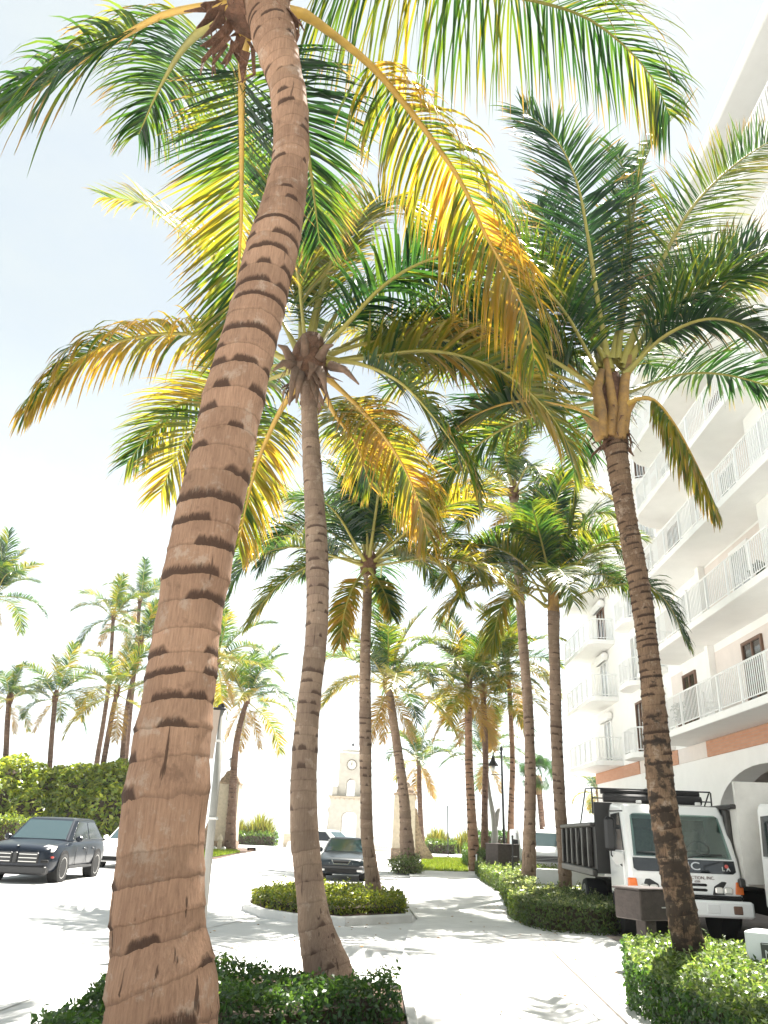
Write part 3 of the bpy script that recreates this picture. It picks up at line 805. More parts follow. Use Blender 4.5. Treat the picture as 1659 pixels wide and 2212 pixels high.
# --- island palm and the bright green palm in the right hedge
P4 = [(1957, 789, 830), (1900, 788, 821), (1850, 784, 812), (1800, 779, 806), (1700, 778, 803), (1600, 776, 802), (1500, 776, 801), (1400, 778, 800), (1300, 783, 803), (1230, 786, 806)]
path, rad = trunk_from_edges(20.0, P4)
p4 = palm('coconut_palm', 'tall straight palm in the clipped island bed, hiding part of the clock tower', (path[0].x, path[0].y, 0), GROUP_ROW)
trunk(p4, path, rad, 0.15, 'bark_grey', sides=18, sub=4, lip=0.03, seed=11)
crown_base(p4, path[-1], 0.17, 0.7, 'fibre', seed=4)
for k, (pts, kw) in enumerate([
    ([(790, 1215, 20), (720, 1205, 20), (650, 1230, 20), (590, 1275, 20), (535, 1345, 20)], dict(age=.55)),
    ([(790, 1205, 20), (730, 1160, 20.3), (665, 1130, 20.6), (610, 1150, 20.9), (560, 1225, 21)], dict(age=.2)),
    ([(792, 1200, 20), (770, 1110, 20.5), (740, 1030, 21), (690, 985, 21.3)], dict(age=.3)),
    ([(795, 1195, 20), (800, 1100, 20.6), (815, 1010, 21.2), (850, 950, 21.6)], dict(age=.3)),
    ([(805, 1205, 20), (860, 1165, 20), (930, 1150, 20), (1000, 1180, 20), (1050, 1250, 20)], dict(age=.5, g=.5)),
    ([(805, 1215, 20), (880, 1200, 19.6), (950, 1220, 19.3), (1000, 1290, 19.1)], dict(age=.5, g=.5)),
    ([(800, 1200, 20), (850, 1120, 20.3), (910, 1070, 20.6), (980, 1075, 20.9)], dict(age=.35)),
    ([(790, 1230, 19.8), (765, 1265, 19.3), (745, 1320, 19), (735, 1390, 18.8)], dict(age=.85, L=.6, vcol=.4)),
    ([(800, 1230, 19.8), (830, 1280, 19.3), (845, 1330, 19)], dict(age=.5, L=.6, vcol=.4)),
    ([(795, 1210, 19.9), (790, 1120, 19.5), (772, 1040, 19.2)], dict(age=.0, face=(0, -1, 0), L=.8)),
    ([(795, 1210, 20.2), (740, 1180, 21.2), (690, 1190, 22), (650, 1240, 22.6)], dict(age=.15)),
    ([(800, 1205, 20.2), (850, 1190, 21.4), (900, 1200, 22.4), (940, 1250, 23)], dict(age=.3)),
]):
    kw = dict(dict(L=.85, n=56, K=5, width=.048, g=.38), **kw)
    frond(p4, px(pts), seed=400 + k, **kw)

P11 = [(1950, 1208, 1237), (1850, 1205, 1232), (1750, 1198, 1222), (1650, 1192, 1217), (1550, 1188, 1213), (1450, 1187, 1210), (1380, 1184, 1208), (1320, 1183, 1209)]
path, rad = trunk_from_edges(21.5, P11)
p11 = palm('coconut_palm', 'bright green palm with golden stem top growing from the white flowering hedge', (path[0].x, path[0].y, 0), GROUP_ROW)
trunk(p11, path, rad, 0.16, 'bark_grey', sides=18, sub=4, lip=0.04, seed=12)
crown_base(p11, path[-1], 0.125, 1.0, 'petiole_base', seed=5)
for k, (pts, kw) in enumerate([
    ([(1192, 1270, 21.5), (1190, 1180, 21.5), (1198, 1100, 21.6), (1220, 1030, 21.7)], dict(age=.25, face=(0, -1, 0))),
    ([(1188, 1270, 21.5), (1150, 1170, 21.7), (1100, 1110, 21.9), (1040, 1095, 22.1), (985, 1130, 22.3)], dict(age=.25)),
    ([(1185, 1270, 21.5), (1130, 1200, 21.2), (1060, 1170, 20.9), (1000, 1195, 20.7), (950, 1270, 20.5)], dict(age=.35)),
    ([(1180, 1300, 21.5), (1140, 1240, 21.5), (1080, 1215, 21.5), (1020, 1250, 21.5), (975, 1330, 21.5)], dict(age=.4)),
    ([(1200, 1270, 21.5), (1235, 1170, 21.7), (1280, 1110, 21.9), (1335, 1110, 22.1)], dict(age=.32)),
    ([(1203, 1280, 21.5), (1250, 1180, 21.1), (1300, 1150, 20.8), (1335, 1190, 20.6)], dict(age=.35)),
    ([(1208, 1310, 21.5), (1250, 1285, 21.3), (1320, 1265, 21.1), (1390, 1262, 20.9), (1440, 1300, 20.8), (1485, 1385, 20.7)], dict(age=.22, g=.5)),
    ([(1180, 1310, 21.5), (1130, 1280, 21), (1085, 1310, 20.5), (1060, 1400, 20.3)], dict(age=.6, g=.5)),
    ([(1195, 1260, 21.5), (1180, 1150, 22), (1165, 1060, 22.5)], dict(age=.1, face=(0, -1, 0))),
    ([(1195, 1265, 21.5), (1160, 1180, 21.2), (1120, 1140, 21), (1080, 1150, 20.8)], dict(age=.2)),
    ([(1200, 1265, 21.5), (1225, 1180, 21.4), (1240, 1110, 21.4), (1250, 1050, 21.4)], dict(age=.35)),
    ([(1205, 1290, 21.5), (1240, 1230, 22.4), (1290, 1210, 23), (1330, 1250, 23.5)], dict(age=.3)),
]):
    kw = dict(dict(L=.85, n=56, K=5, width=.048, g=.36), **kw)
    frond(p11, px(pts), seed=1100 + k, **kw)

def fill(parent, top, items, sc=1.0):
    loc = Vector(top) - parent.location
    for k, (az, el, tone) in enumerate(items):
        o = bpy.data.objects.new('frond', proto_frond(el, tone, k % 2)); C.objects.link(o); o.parent = parent
        o.location = loc; o.rotation_euler = (0, 0, R(az)); q = sc * (.9 + .15 * ((k * 7) % 5) / 5); o.scale = (q, q, q)
fill(p1, AT(520, -10, 4.3), [(90, 80, 'green'), (10, 80, 'green'), (-100, 55, 'green'), (-60, 30, 'green')])  # upper fronds above the frame, added to keep the trunk shaded
fill(p2, AT(665, 790, 9.4), [(75, 55, 'lime'), (115, 30, 'lime'), (30, 30, 'lime'), (-40, 30, 'green'), (70, 80, 'lime'), (-160, 80, 'lime'), (140, 5, 'gold'), (-10, 5, 'gold')])
fill(p3, AT(1322, 860, 10.2), [(60, 55, 'green'), (100, 55, 'green'), (130, 30, 'green'), (80, 30, 'green'), (20, 30, 'green'), (150, 55, 'green'), (170, 30, 'lime'), (-170, 30, 'green'), (110, 80, 'green'), (-20, 55, 'green'), (-150, 55, 'green'), (140, 5, 'lime')], .95)
fill(p4, AT(795, 1225, 20.0), [(50, 55, 'green'), (110, 55, 'green'), (160, 30, 'lime'), (20, 30, 'lime'), (-40, 30, 'gold'), (-120, 30, 'green'), (-80, 55, 'green'), (80, 30, 'green'), (-20, 5, 'gold'), (-150, 5, 'green'), (0, 80, 'green'), (60, 80, 'lime'), (130, 80, 'green'), (-100, 80, 'green'), (10, 55, 'gold'), (170, 55, 'lime')], 1.12)
fill(p11, AT(1195, 1280, 21.5), [(50, 55, 'lime'), (110, 55, 'green'), (160, 30, 'lime'), (20, 30, 'green'), (-150, 30, 'lime'), (-120, 55, 'green'), (-60, 30, 'lime'), (-170, 5, 'gold'), (80, 80, 'lime'), (-100, 5, 'lime')], .95)

# --- the other palms: trunk surveyed, crown grown
FAR = [
 # label, Y, [(x,y)...base->top], r_base, r_top, n fronds, gold, scale, skirt, bark
 ('grey stemmed palm just left of the golden stemmed one, its tall crown rising behind it', 27, [(1141, 1900), (1144, 1800), (1146, 1700), (1144, 1600), (1139, 1500), (1131, 1400), (1124, 1300), (1117, 1200), (1110, 1070)], .2, .15, 20, 0.45, 1.0, 2, 'bark_grey'),
 ('slim reddish palm left of the grey stemmed palm, with small bright crown', 44, [(1101, 1850), (1104, 1750), (1107, 1655), (1104, 1560), (1098, 1450)], .17, .12, 18, 0.30, .95, 1, 'bark_red'),
 ('slim palm with orange stem top beside the black lamp post', 43, [(1047, 1850), (1047, 1750), (1049, 1650), (1046, 1560), (1044, 1500)], .17, .15, 18, 0.50, .95, 2, 'bark_far'),
 ('brown stemmed palm with drooping golden fronds near the hedge end', 42, [(1026, 1852), (1018, 1750), (1013, 1650), (1012, 1560), (1011, 1480)], .25, .17, 20, 0.60, 1.05, 3, 'bark_red'),
 ('palm leaning left in front of the right stone pillar, shrub at its foot', 38, [(884, 1879), (877, 1800), (874, 1740), (866, 1670), (856, 1600), (846, 1530), (838, 1480)], .30, .17, 22, 0.50, 1.0, 3, 'bark_grey'),
 ('small drooping palm on the lawn beyond the right pillar', 66, [(912, 1850), (909, 1780), (906, 1700), (905, 1645)], .24, .16, 16, .1, .95, 4, 'bark_far'),
 ('palm with curved slim stem beside the left stone pillar', 57, [(496, 1845), (500, 1760), (504, 1680), (510, 1610), (520, 1560), (533, 1515)], .33, .17, 20, .5, 1.15, 3, 'bark_far'),
 ('palm crown showing at the right edge of the huge trunk', 50, [(430, 1790), (445, 1600), (468, 1430)], .2, .15, 18, .3, 1.1, 2, 'bark_far'),
 ('left one of the palms over the sea grape hedge, cut by the photo edge', 52, [(8, 1780), (12, 1640), (16, 1560), (20, 1515)], .18, 0.162, 14, .2, 0.70, 2, 'bark_far'),
 ('dark crowned palm standing alone behind the sea grape hedge', 52, [(104, 1780), (107, 1660), (112, 1590), (119, 1510)], .17, 0.145, 14, .08, 0.84, 1, 'bark_far'),
 ('yellow crowned palm with bent stem in front of the sea grape hedge', 48, [(204, 1790), (217, 1689), (232, 1599), (245, 1530), (252, 1500)], .2, .13, 14, .9, 1.0, 1, 'bark_far'),
 ('slender tall palm rising behind the yellow crowned palm', 58, [(200, 1790), (208, 1659), (222, 1570), (235, 1480), (240, 1410), (245, 1335)], .2, 0.128, 14, .4, 0.88, 1, 'bark_far'),
 ('thick dark crowned palm right of the yellow crowned palm', 53, [(258, 1790), (262, 1674), (268, 1599), (278, 1510), (296, 1430), (304, 1390)], .22, 0.136, 14, .05, 0.75, 1, 'bark_far'),
 ('topmost palm crown left of the huge trunk', 62, [(262, 1790), (272, 1640), (290, 1450), (302, 1300)], .22, 0.136, 14, .05, 0.79, 1, 'bark_far'),
 ('palm at the left edge of the photo with only its right fronds in view', 47, [(-20, 1790), (-16, 1560), (-12, 1290)], .2, 0.136, 18, .25, 0.92, 2, 'bark_far'),
 ('pale far palm between the lamp post and the orange topped palm', 75, [(1046, 1840), (1047, 1730), (1049, 1640)], .2, .15, 16, .1, 1.15, 2, 'bark_far'),
 ('tiny palm showing past the far corner of the white apartment block', 72, [(1300, 1845), (1296, 1760), (1292, 1715)], .2, .15, 12, .5, .75, 1, 'bark_far'),
]
for k, (lab, Y, pts, rb, rt, n, gold, sc, skirt, bark) in enumerate(FAR):
    P = [AT(x, y, Y) for x, y in pts]
    P[0].z = -0.03
    o = palm('coconut_palm', lab, (P[0].x, P[0].y, 0), GROUP_ROW if k < 5 else 'far coconut palms by the beach')
    rr = np.interp(np.linspace(0, 1, len(P)), [0, .12, .35, 1], [rb * 1.25, rb, (rb + rt) / 2, rt])
    trunk(o, P, list(rr), 0.2, bark, sides=12, sub=3, lip=0.04, seed=20 + k)
    crown_base(o, P[-1], rt * 1.05, 0.8, 'petiole_base' if 'orange' in lab or 'reddish' in lab else 'fibre', seed=k)
    crown_auto(o, P[-1], n, sc, seed=k * 3 + 1, gold=gold, skirt=skirt)

# --- cabbage palm with a mop of fan leaves
P = [AT(1176, 1850, 58), AT(1172, 1790, 58), AT(1166, 1720, 58), AT(1162, 1675, 58)]
P[0].z = 0
o = palm('cabbage_palm', 'round headed cabbage palm with a mop of dark fan leaves behind the white van', (P[0].x, P[0].y, 0))
trunk(o, P, [.25, .2, .2, .2], .2, 'bark_far', sides=12, sub=3, seed=50)
mb = MB(); loc = P[-1] - o.location
mb.tube([loc + Vector((0, 0, -1.3)), loc + Vector((0, 0, -.5)), loc], [.24, .34, .2], 10)
obj('dead_leaf_skirt', mb, 'skirt', o, smooth=True)
def fan_leaves(r, n, R_):
    V, F, T = [], [], []
    for i in range(n):
        d = nrm(r.normal(0, 1, 3) + np.array([0, 0, .25])); 
        if d[2] < -.55: d[2] *= -.6
        d = nrm(d); c = d * R_ * r.uniform(.45, .75)
        s = nrm(np.cross(d, r.normal(0, 1, 3))); u = np.cross(s, d)
        col = age_color(np.array(r.uniform(.0, .3)))
        for a in np.linspace(-1.5, 1.5, 15):
            dd = nrm(d * math.cos(a) + s * math.sin(a)); L = R_ * .5
            m_ = c + dd * L * .55; e = c + dd * L + np.array([0, 0, -L * .35])
            w = nrm(np.cross(dd, u)) * .035
            b = len(V); V += [c, m_ - w, e, m_ + w]; F.append((b, b + 1, b + 2, b + 3)); T += [col] * 4
    return np.array(V), np.array(F), np.array(T)
V, F, T = fan_leaves(np.random.default_rng(5), 46, 1.55)
f = mesh_np('foliage', V + np.array(loc), F, 'palm_leaf', o, tint=T)


# ------------------------------------------------------------------ ground
def sheet(name, poly, z, m, kind='structure'):
    mb = MB(); mb.add([(x, y, z) for x, y in poly], [tuple(range(len(poly)))])
    return struct(name, mb, m)
def slab(name, poly, z0, z1, m):
    mb = MB(); mb.prism(poly, z0, z1)
    return struct(name, mb, m)

sheet('ground', [(-400, -60), (400, -60), (400, 93), (-400, 93)], -0.02, 'road')
mb = MB()
mb.add([(-6000, 93, -3.2), (6000, 93, -3.2), (6000, 9000, -3.2), (-6000, 9000, -3.2)], [(0, 1, 2, 3)])
struct('sea', mb, 'sea')
mb = MB(); mb.box(-400, 400, 93, 93.5, -3.5, 0.25)
struct('sea_wall', mb, 'pale_stone')
mb = MB()
mb.add([(-400, 93.5, -.6), (400, 93.5, -.6), (400, 104, -3.3), (-400, 104, -3.3)], [(0, 1, 2, 3)])
struct('beach', mb, 'concrete')
# asphalt carriageway edge strip, faint painted line
sheet('road', [(-14, -20), (-3.4, -20), (-3.3, 8), (-2.95, 11), (-2.95, 14), (1.2, 30), (1.2, 57), (-10.5, 57), (-14, 50)], -0.012, 'road')
# pavement and its joints
PAVE = [(0.35, -6), (0.35, 10.1), (0.75, 15.6), (1.02, 17.6), (0.9, 22.5), (1.5, 30), (1.9, 42), (2.2, 62), (11.5, 62), (11.5, 44), (10.9, 24), (4.9, 24), (4.3, 12), (3.7, -6)]
slab('pavement', PAVE, -0.02, 0.03, 'concrete')
mb = MB()
def strip(a, b, w, z):
    d = (Vector((b[0] - a[0], b[1] - a[1])).normalized()) * (w / 2)
    mb.add([(a[0] - d.y, a[1] + d.x, z), (a[0] + d.y, a[1] - d.x, z), (b[0] + d.y, b[1] - d.x, z), (b[0] - d.y, b[1] + d.x, z)], [(0, 1, 2, 3)])
j0, j1 = G(1172, 2040), G(1345, 2210)
strip((j0.x, j0.y), (j1.x + (j1.x - j0.x), j1.y + (j1.y - j0.y)), .035, .034)
for a, b in (((815, 2204), (830, 2160)), ((1205, 2122), (1295, 2212)), ((1000, 2065), (1180, 2048)), ((905, 1990), (1140, 1972))):
    A, B = G(*a), G(*b); strip((A.x, A.y), (B.x, B.y), .008, .0345)
struct('paving_joint', mb, 'joint')
# driveway of the apartment block
sheet('driveway', [(4.35, 11.6), (11.0, 11.6), (11.8, 60), (7.2, 60), (5.6, 30), (4.9, 22)], 0.036, 'asphalt')
sheet('driveway_sun_strip', [(4.3, 15.9), (9.5, 13.6), (9.5, 13.0), (4.3, 15.2)], 0.041, 'apron')  # pale pink band: sunlight across the driveway painted as colour
slab('driveway_kerb', [(5.0, 12.9), (9.5, 12.4), (9.5, 12.0), (4.9, 12.3)], 0.03, 0.14, 'apron')
# planting beds with raised kerbs
def bed(poly, kerb_w, zk, soil=True):
    cx = sum(p[0] for p in poly) / len(poly); cy = sum(p[1] for p in poly) / len(poly)
    inner = []
    n = len(poly)
    for i in range(n):
        d = Vector((poly[i][0] - cx, poly[i][1] - cy)); k = (d.length - kerb_w) / d.length
        inner.append((cx + d.x * k, cy + d.y * k))
    mb = MB()
    vs = [(x, y, -0.02) for x, y in poly] + [(x, y, zk - .02) for x, y in poly] + [(x + (cx - x) * .01, y + (cy - y) * .01, zk) for x, y in poly] + [(x, y, zk) for x, y in inner] + [(x, y, -0.02) for x, y in inner]
    fs = []
    for lv in range(4):
        for i in range(n): fs.append((lv * n + i, lv * n + (i + 1) % n, (lv + 1) * n + (i + 1) % n, (lv + 1) * n + i))
    mb.add(vs, fs)
    struct('kerb', mb, 'kerb')
    sheet('soil', [(cx + (x - cx) * .995, cy + (y - cy) * .995) for x, y in inner], zk - .03, 'soil')
bed([(-2.5, 2.5), (.42, 2.5), (.5, 9.6), (-.5, 9.95), (-1.5, 10.0), (-2.1, 9.7), (-2.4, 9.0), (-2.5, 8)], .16, .12)
bed([(-2.75, 19.3), (-2.6, 18.2), (-2.1, 17.1), (-1.4, 16.4), (-.4, 16.15), (.9, 17.3), (.85, 22.3), (-.5, 23), (-2.2, 22)], .16, .13)
a = [G(*q) for q in ((425, 1850), (432, 1868), (470, 1862), (520, 1850), (560, 1842), (545, 1836), (470, 1834))]
bed([(p.x, min(p.y, 66)) for p in a], .18, .13)
# lawns
def lawn(poly, z, n, seed, h=.05):
    sheet('lawn', poly, z, 'lawn')
    xs = [p[0] for p in poly]; ys = [p[1] for p in poly]
    r = np.random.default_rng(seed)
    P = np.stack([r.uniform(min(xs), max(xs), n), r.uniform(min(ys), max(ys), n)], 1)
    ins = np.zeros(n, bool)
    for i in range(len(poly)):
        (x1, y1), (x2, y2) = poly[i], poly[i - 1]
        c = ((y1 > P[:, 1]) != (y2 > P[:, 1])) & (P[:, 0] < (x2 - x1) * (P[:, 1] - y1) / (y2 - y1 + 1e-9) + x1)
        ins ^= c
    P = P[ins]; m = len(P)
    a = r.uniform(0, 2 * PI, m); hh = h * r.uniform(.5, 1.4, m)
    d = np.stack([np.cos(a), np.sin(a)], 1) * .03
    V = np.zeros((m, 3, 3)); V[:, 0, :2] = P - d; V[:, 1, :2] = P + d; V[:, 2, :2] = P + r.normal(0, .03, (m, 2)); V[:, :2, 2] = z; V[:, 2, 2] = z + hh
    col = np.array([.10, .17, .03]) * r.uniform(.6, 1.5, (m, 1)) + np.array([.07, .03, 0]) * r.random((m, 1))
    g = mesh_np('grass', V.reshape(-1, 3), np.arange(m * 3).reshape(-1, 3), 'grass_leaf', tint=np.repeat(col, 3, 0))
    g['kind'] = 'stuff'
a = [G(*q) for q in ((893, 1882), (1012, 1885), (1008, 1866), (985, 1852), (930, 1850), (915, 1856))]
lawn([(p.x, min(p.y, 64)) for p in a], .045, 9000, 1, .09)
a = [G(*q) for q in ((432, 1860), (470, 1855), (518, 1846), (505, 1838), (470, 1838), (440, 1842))]
lawn([(p.x, min(p.y, 64)) for p in a], .135, 5000, 2, .1)

# ------------------------------------------------------------------ hedges
def inside(poly, P):
    ins = np.zeros(len(P), bool)
    for i in range(len(poly)):
        (x1, y1), (x2, y2) = poly[i], poly[i - 1]
        ins ^= ((y1 > P[:, 1]) != (y2 > P[:, 1])) & (P[:, 0] < (x2 - x1) * (P[:, 1] - y1) / (y2 - y1 + 1e-12) + x1)
    return ins
def leaf_cards(P, Nn, size, r, cols, spread=.8):
    m = len(P)
    n = nrm(Nn + r.normal(0, spread, (m, 3)))
    u = nrm(np.cross(n, r.normal(0, 1, (m, 3)))); w = np.cross(n, u)
    L = size * r.uniform(.7, 1.35, m)[:, None]; B = L * .48
    V = np.stack([P - u * L * .5, P + w * B * .5 + n * L * .06 - u * L * .05, P + u * L * .5 - n * L * .08, P - w * B * .5 + n * L * .06 - u * L * .05], 1).reshape(-1, 3)
    return V, np.arange(m * 4).reshape(-1, 4), np.repeat(cols, 4, 0)
def hedge(name, label, poly, z0, z1, size, dens, seed, pal, rough=.05, cat='hedge', group=None, lump=.06, top_pal=None):
    """clipped hedge: stems for painted shade inside, a dense coat of leaves over top and sides"""
    r = np.random.default_rng(seed)
    P2 = np.array(poly); cen = P2.mean(0)
    o = thing(name, label, cat, (cen[0], cen[1], z0), 0, group)
    A = 0.5 * abs(sum(P2[i - 1][0] * P2[i][1] - P2[i][0] * P2[i - 1][1] for i in range(len(P2))))
    lo, hi = P2.min(0), P2.max(0)
    nt_ = int(dens * A * 1.15)
    Q = []
    while len(Q) < nt_:
        q = r.uniform(lo, hi, (nt_ * 2, 2)); Q = np.concatenate([np.array(Q).reshape(-1, 2), q[inside(poly, q)]])
    Q = Q[:nt_]
    lum = lambda x, y: lump * (np.sin(x * 2.9 + seed) * np.sin(y * 2.3 + seed * 2) + .6 * np.sin(x * 6.1 + y * 5.3 + seed))
    zt = z1 + lum(Q[:, 0], Q[:, 1]) + r.normal(0, rough * .6, nt_) - r.exponential(rough * .5, nt_)
    top = np.stack([Q[:, 0], Q[:, 1], zt], 1); tn = np.tile([0, 0, 1.0], (nt_, 1))
    sv, sn = [], []
    for i in range(len(P2)):
        a, b = P2[i - 1], P2[i]; e = b - a; ln = np.hypot(*e)
        nr = np.array([e[1], -e[0]]) / max(ln, 1e-6)
        if inside(poly, ((a + b) / 2 + nr * .02)[None])[0]: nr = -nr
        k = int(dens * ln * (z1 - z0) * 1.2)
        t = r.random(k)[:, None]; zz = z0 + (z1 - z0) * r.random(k)
        xy = a + e * t + nr * (r.normal(0, rough * .5, k) - r.exponential(rough * .4, k))[:, None]
        xy = xy + nr * lum(xy[:, 0] + zz * 2, xy[:, 1])[:, None] * .8
        sv.append(np.c_[xy, zz]); sn.append(np.tile([nr[0], nr[1], .25], (k, 1)))
    sv = np.concatenate(sv); sn = np.concatenate(sn)
    def colz(m, pl):
        pl = np.array(pl); w = r.dirichlet([.6] * len(pl), m)
        return (w @ pl) * np.exp(r.normal(0, .22, (m, 1)))
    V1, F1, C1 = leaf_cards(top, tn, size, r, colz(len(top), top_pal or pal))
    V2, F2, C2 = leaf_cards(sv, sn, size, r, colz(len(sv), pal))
    # untrimmed shoots standing above the clipped top
    ks = int(A * 7); sh_ = Q[r.integers(0, len(Q), ks)]; nl = 9
    hh = np.tile(np.linspace(.0, 1, nl), ks) * np.repeat(r.uniform(.04, .16, ks) * (size / .055) ** .6, nl)
    PS = np.c_[np.repeat(sh_, nl, 0) + r.normal(0, size * .35, (ks * nl, 2)), z1 + lum(np.repeat(sh_[:, 0], nl), np.repeat(sh_[:, 1], nl)) + hh]
    V3, F3, C3 = leaf_cards(PS, r.normal(0, 1, PS.shape), size * .9, r, colz(len(PS), top_pal or pal), 1.0)
    V2 = np.r_[V2, V3]; F2 = np.r_[F2, F3 + len(V2) - len(V3)]; C2 = np.r_[C2, C3]
    off = np.array([cen[0], cen[1], z0])
    mesh_np('foliage', np.r_[V1, V2] - off, np.r_[F1, F2 + len(V1)], 'hedge_leaf', o, tint=np.r_[C1, C2])
    mb = MB(); k = .93
    sh = [((x - cen[0]) * k, (y - cen[1]) * k) for x, y in poly]
    q = max(.06, rough * 1.1)
    ins2 = []
    for x, y in sh:
        l = math.hypot(x, y); ins2.append((x * (l - q) / l if l > q else x, y * (l - q) / l if l > q else y))
    mb.prism(ins2, 0.0, (z1 - z0) - max(.05, rough * 1.5) - lump)
    obj('dark_core', mb, 'stem', o)  # solid dark core, shade behind the leaves put into its colour
    return o
DK = [(.024, .062, .022), (.04, .095, .026), (.06, .115, .03), (.026, .07, .03)]
MD = [(.04, .08, .022), (.07, .11, .028), (.11, .13, .035), (.05, .095, .035)]
LT = [(.045, .10, .025), (.07, .125, .028), (.10, .14, .03), (.035, .075, .024)]
YG = [(.12, .17, .03), (.22, .235, .03), (.05, .10, .022), (.03, .065, .02), (.28, .27, .06)]  # sunlit yellows and shaded dark greens, painted leaf by leaf
WF = [(.06, .10, .03), (.10, .14, .05), (.45, .46, .38), (.05, .085, .03)]
hedge('hedge', 'dark green trimmed hedge at the foot of the huge trunk, nearest of all hedges', [(-2.12, 5.8), (-1.6, 5.7), (-1.3, 6.4), (-.7, 7.0), (.30, 7.9), (.34, 8.1), (-.38, 8.2), (-.8, 8.5), (-1.45, 8.85), (-1.9, 8.5), (-2.2, 7.7)], .09, .37, .055, 1500, 1, DK, .05, top_pal=DK + [(.06, .12, .03), (.09, .14, .05)])  # brighter top leaves paint in the lit, glinting top
hedge('hedge', 'light yellow-green shrubs clipped low in the rounded kerbed island', [(-2.55, 19.2), (-2.35, 18.2), (-1.85, 17.35), (-1.2, 16.9), (-.5, 16.75), (.1, 17.4), (.8, 17.7), (.75, 20.0), (-.3, 21.8), (-1.9, 21.4)], .1, .36, .075, 620, 2, YG, .07, lump=.06)
hedge('hedge', 'glossy sunlit hedge in the right corner round the dark leaning trunk', [(2.72, 9.2), (2.75, 6.0), (5.2, 5.2), (6.5, 8.0), (6.3, 10.6), (4.5, 11.7), (3.4, 11.6), (3.15, 10.6)], .03, .46, .06, 1400, 3, DK + MD[:1], .04, lump=.02, top_pal=LT + [(.24, .28, .18)])  # pale top leaves paint in sunlight, dark side leaves paint in shade
hedge('hedge', 'white flowering hedge round the foot of the bright green palm', [(3.1, 16.9), (3.35, 16.2), (4.3, 15.85), (5.05, 16.3), (6.6, 23.5), (6.3, 26.5), (4.1, 26.8), (3.45, 21.5), (3.05, 18.5)], .03, .50, .07, 760, 4, MD, .035, lump=.015, top_pal=WF + LT[:1])
hedge('hedge', 'hedge with pale tips between the white flowering hedge and the lawn', [(4.1, 27.2), (6.2, 27.0), (7.4, 33), (7.2, 39.5), (4.95, 39.8), (4.35, 33)], .03, .54, .10, 320, 5, MD, .04, lump=.015, top_pal=WF + LT)
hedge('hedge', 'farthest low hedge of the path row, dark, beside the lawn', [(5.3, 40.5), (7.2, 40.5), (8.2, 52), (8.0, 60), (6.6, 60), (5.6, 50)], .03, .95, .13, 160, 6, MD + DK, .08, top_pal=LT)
hedge('hedge', 'tall square cut dark hedge behind the path row', [(8.3, 63), (14.5, 63), (14.5, 66), (8.3, 66)], 0, 1.9, .2, 50, 7, DK, .1)
hedge('shrub', 'small pale flowering shrub at the foot of the leaning palm', [(.95, 36.8), (1.3, 36.3), (1.9, 36.3), (2.25, 36.8), (2.2, 38.2), (1.0, 38.2)], .03, .55, .11, 300, 8, WF + LT, .18, cat='shrub', lump=.16)
a = [AT(x, 1818, 84) for x in (496, 599)]
hedge('hedge', 'low clipped sea front hedge left of the clock tower', [(a[0].x, 83), (a[1].x, 83), (a[1].x, 84.6), (a[0].x, 84.6)], 0, 1.0, .2, 60, 9, LT, .1)
a = [AT(x, 1838, 80) for x in (918, 984)]
hedge('hedge', 'low clipped sea front hedge right of the stone pillars', [(a[0].x, 79), (a[1].x, 79), (a[1].x, 81), (a[0].x, 81)], 0, 1.0, .2, 60, 10, MD + LT, .1)
# the tall sea grape belt across the street
r = np.random.default_rng(44)
def leafy_mass(name, label, cat, boxes, size, dens, pal, seed, kind=None, group=None):
    r = np.random.default_rng(seed)
    c0 = np.array([boxes[0][0], boxes[0][1], 0.0])
    Vs, Fs, Cs = [], [], []; off = 0
    mb = MB()
    for (x, y, z, rx, ry, rz) in boxes:
        k = int(dens * 4 * PI * ((rx * ry + rx * rz + ry * rz) / 3))
        d = nrm(r.normal(0, 1, (k, 3)))
        rad = (1 - r.exponential(.07, k))[:, None] * (1 + .10 * np.sin(d[:, :1] * 7 + seed) * np.sin(d[:, 2:] * 6))
        P = np.array([x, y, z]) + d * np.array([rx, ry, rz]) * rad
        ok = P[:, 2] > .05; P = P[ok]; d = d[ok]; k = len(P)
        pl = np.array(pal); col = (r.dirichlet([.5] * len(pl), k) @ pl) * np.exp(r.normal(0, .25, (k, 1)))
        V, F, Ct = leaf_cards(P, d + np.array([0, 0, .4]), size, r, col, .7)
        Vs.append(V); Fs.append(F + off); Cs.append(Ct); off += len(V)
        mb.loft([[(x - c0[0] + rx * .78 * q * math.cos(2 * PI * j / 10), y - c0[1] + ry * .78 * q * math.sin(2 * PI * j / 10), max(0, z + rz * .8 * h_)) for j in range(10)] for q, h_ in ((.5, -1), (.95, -.5), (1, 0), (.8, .55), (.3, .85))])
    o = thing(name, label, cat, tuple(c0), 0, group)
    mesh_np('foliage', np.concatenate(Vs) - c0, np.concatenate(Fs), 'hedge_leaf', o, tint=np.concatenate(Cs))
    obj('dark_core', mb, 'stem', o)  # dark solid again stands in for the shaded inside
    return o
SG = [(.18, .25, .03), (.27, .30, .035), (.09, .16, .03), (.055, .11, .028), (.36, .36, .06)]
bx = []
q = random.Random(3)
for i in range(34):
    x = -40 + i * .85; 
    top = 4.55 + .25 * math.sin(i * .9) + q.uniform(-.2, .25) + (.35 if x < -26 else 0)
    bx.append((x, 47 + q.uniform(-1, 1), top * .5, 1.7, 1.7, top * .5))
    bx.append((x + .4, 45.4 + q.uniform(-.5, .5), top * .36, 1.4, 1.3, top * .37))
leafy_mass('sea_grape_hedge', 'tall broad belt of yellow-green sea grape leaves across the street', 'hedge', bx, .30, 55, SG, 3)
a0 = AT(-60, 1790, 40); a1 = AT(64, 1790, 40)
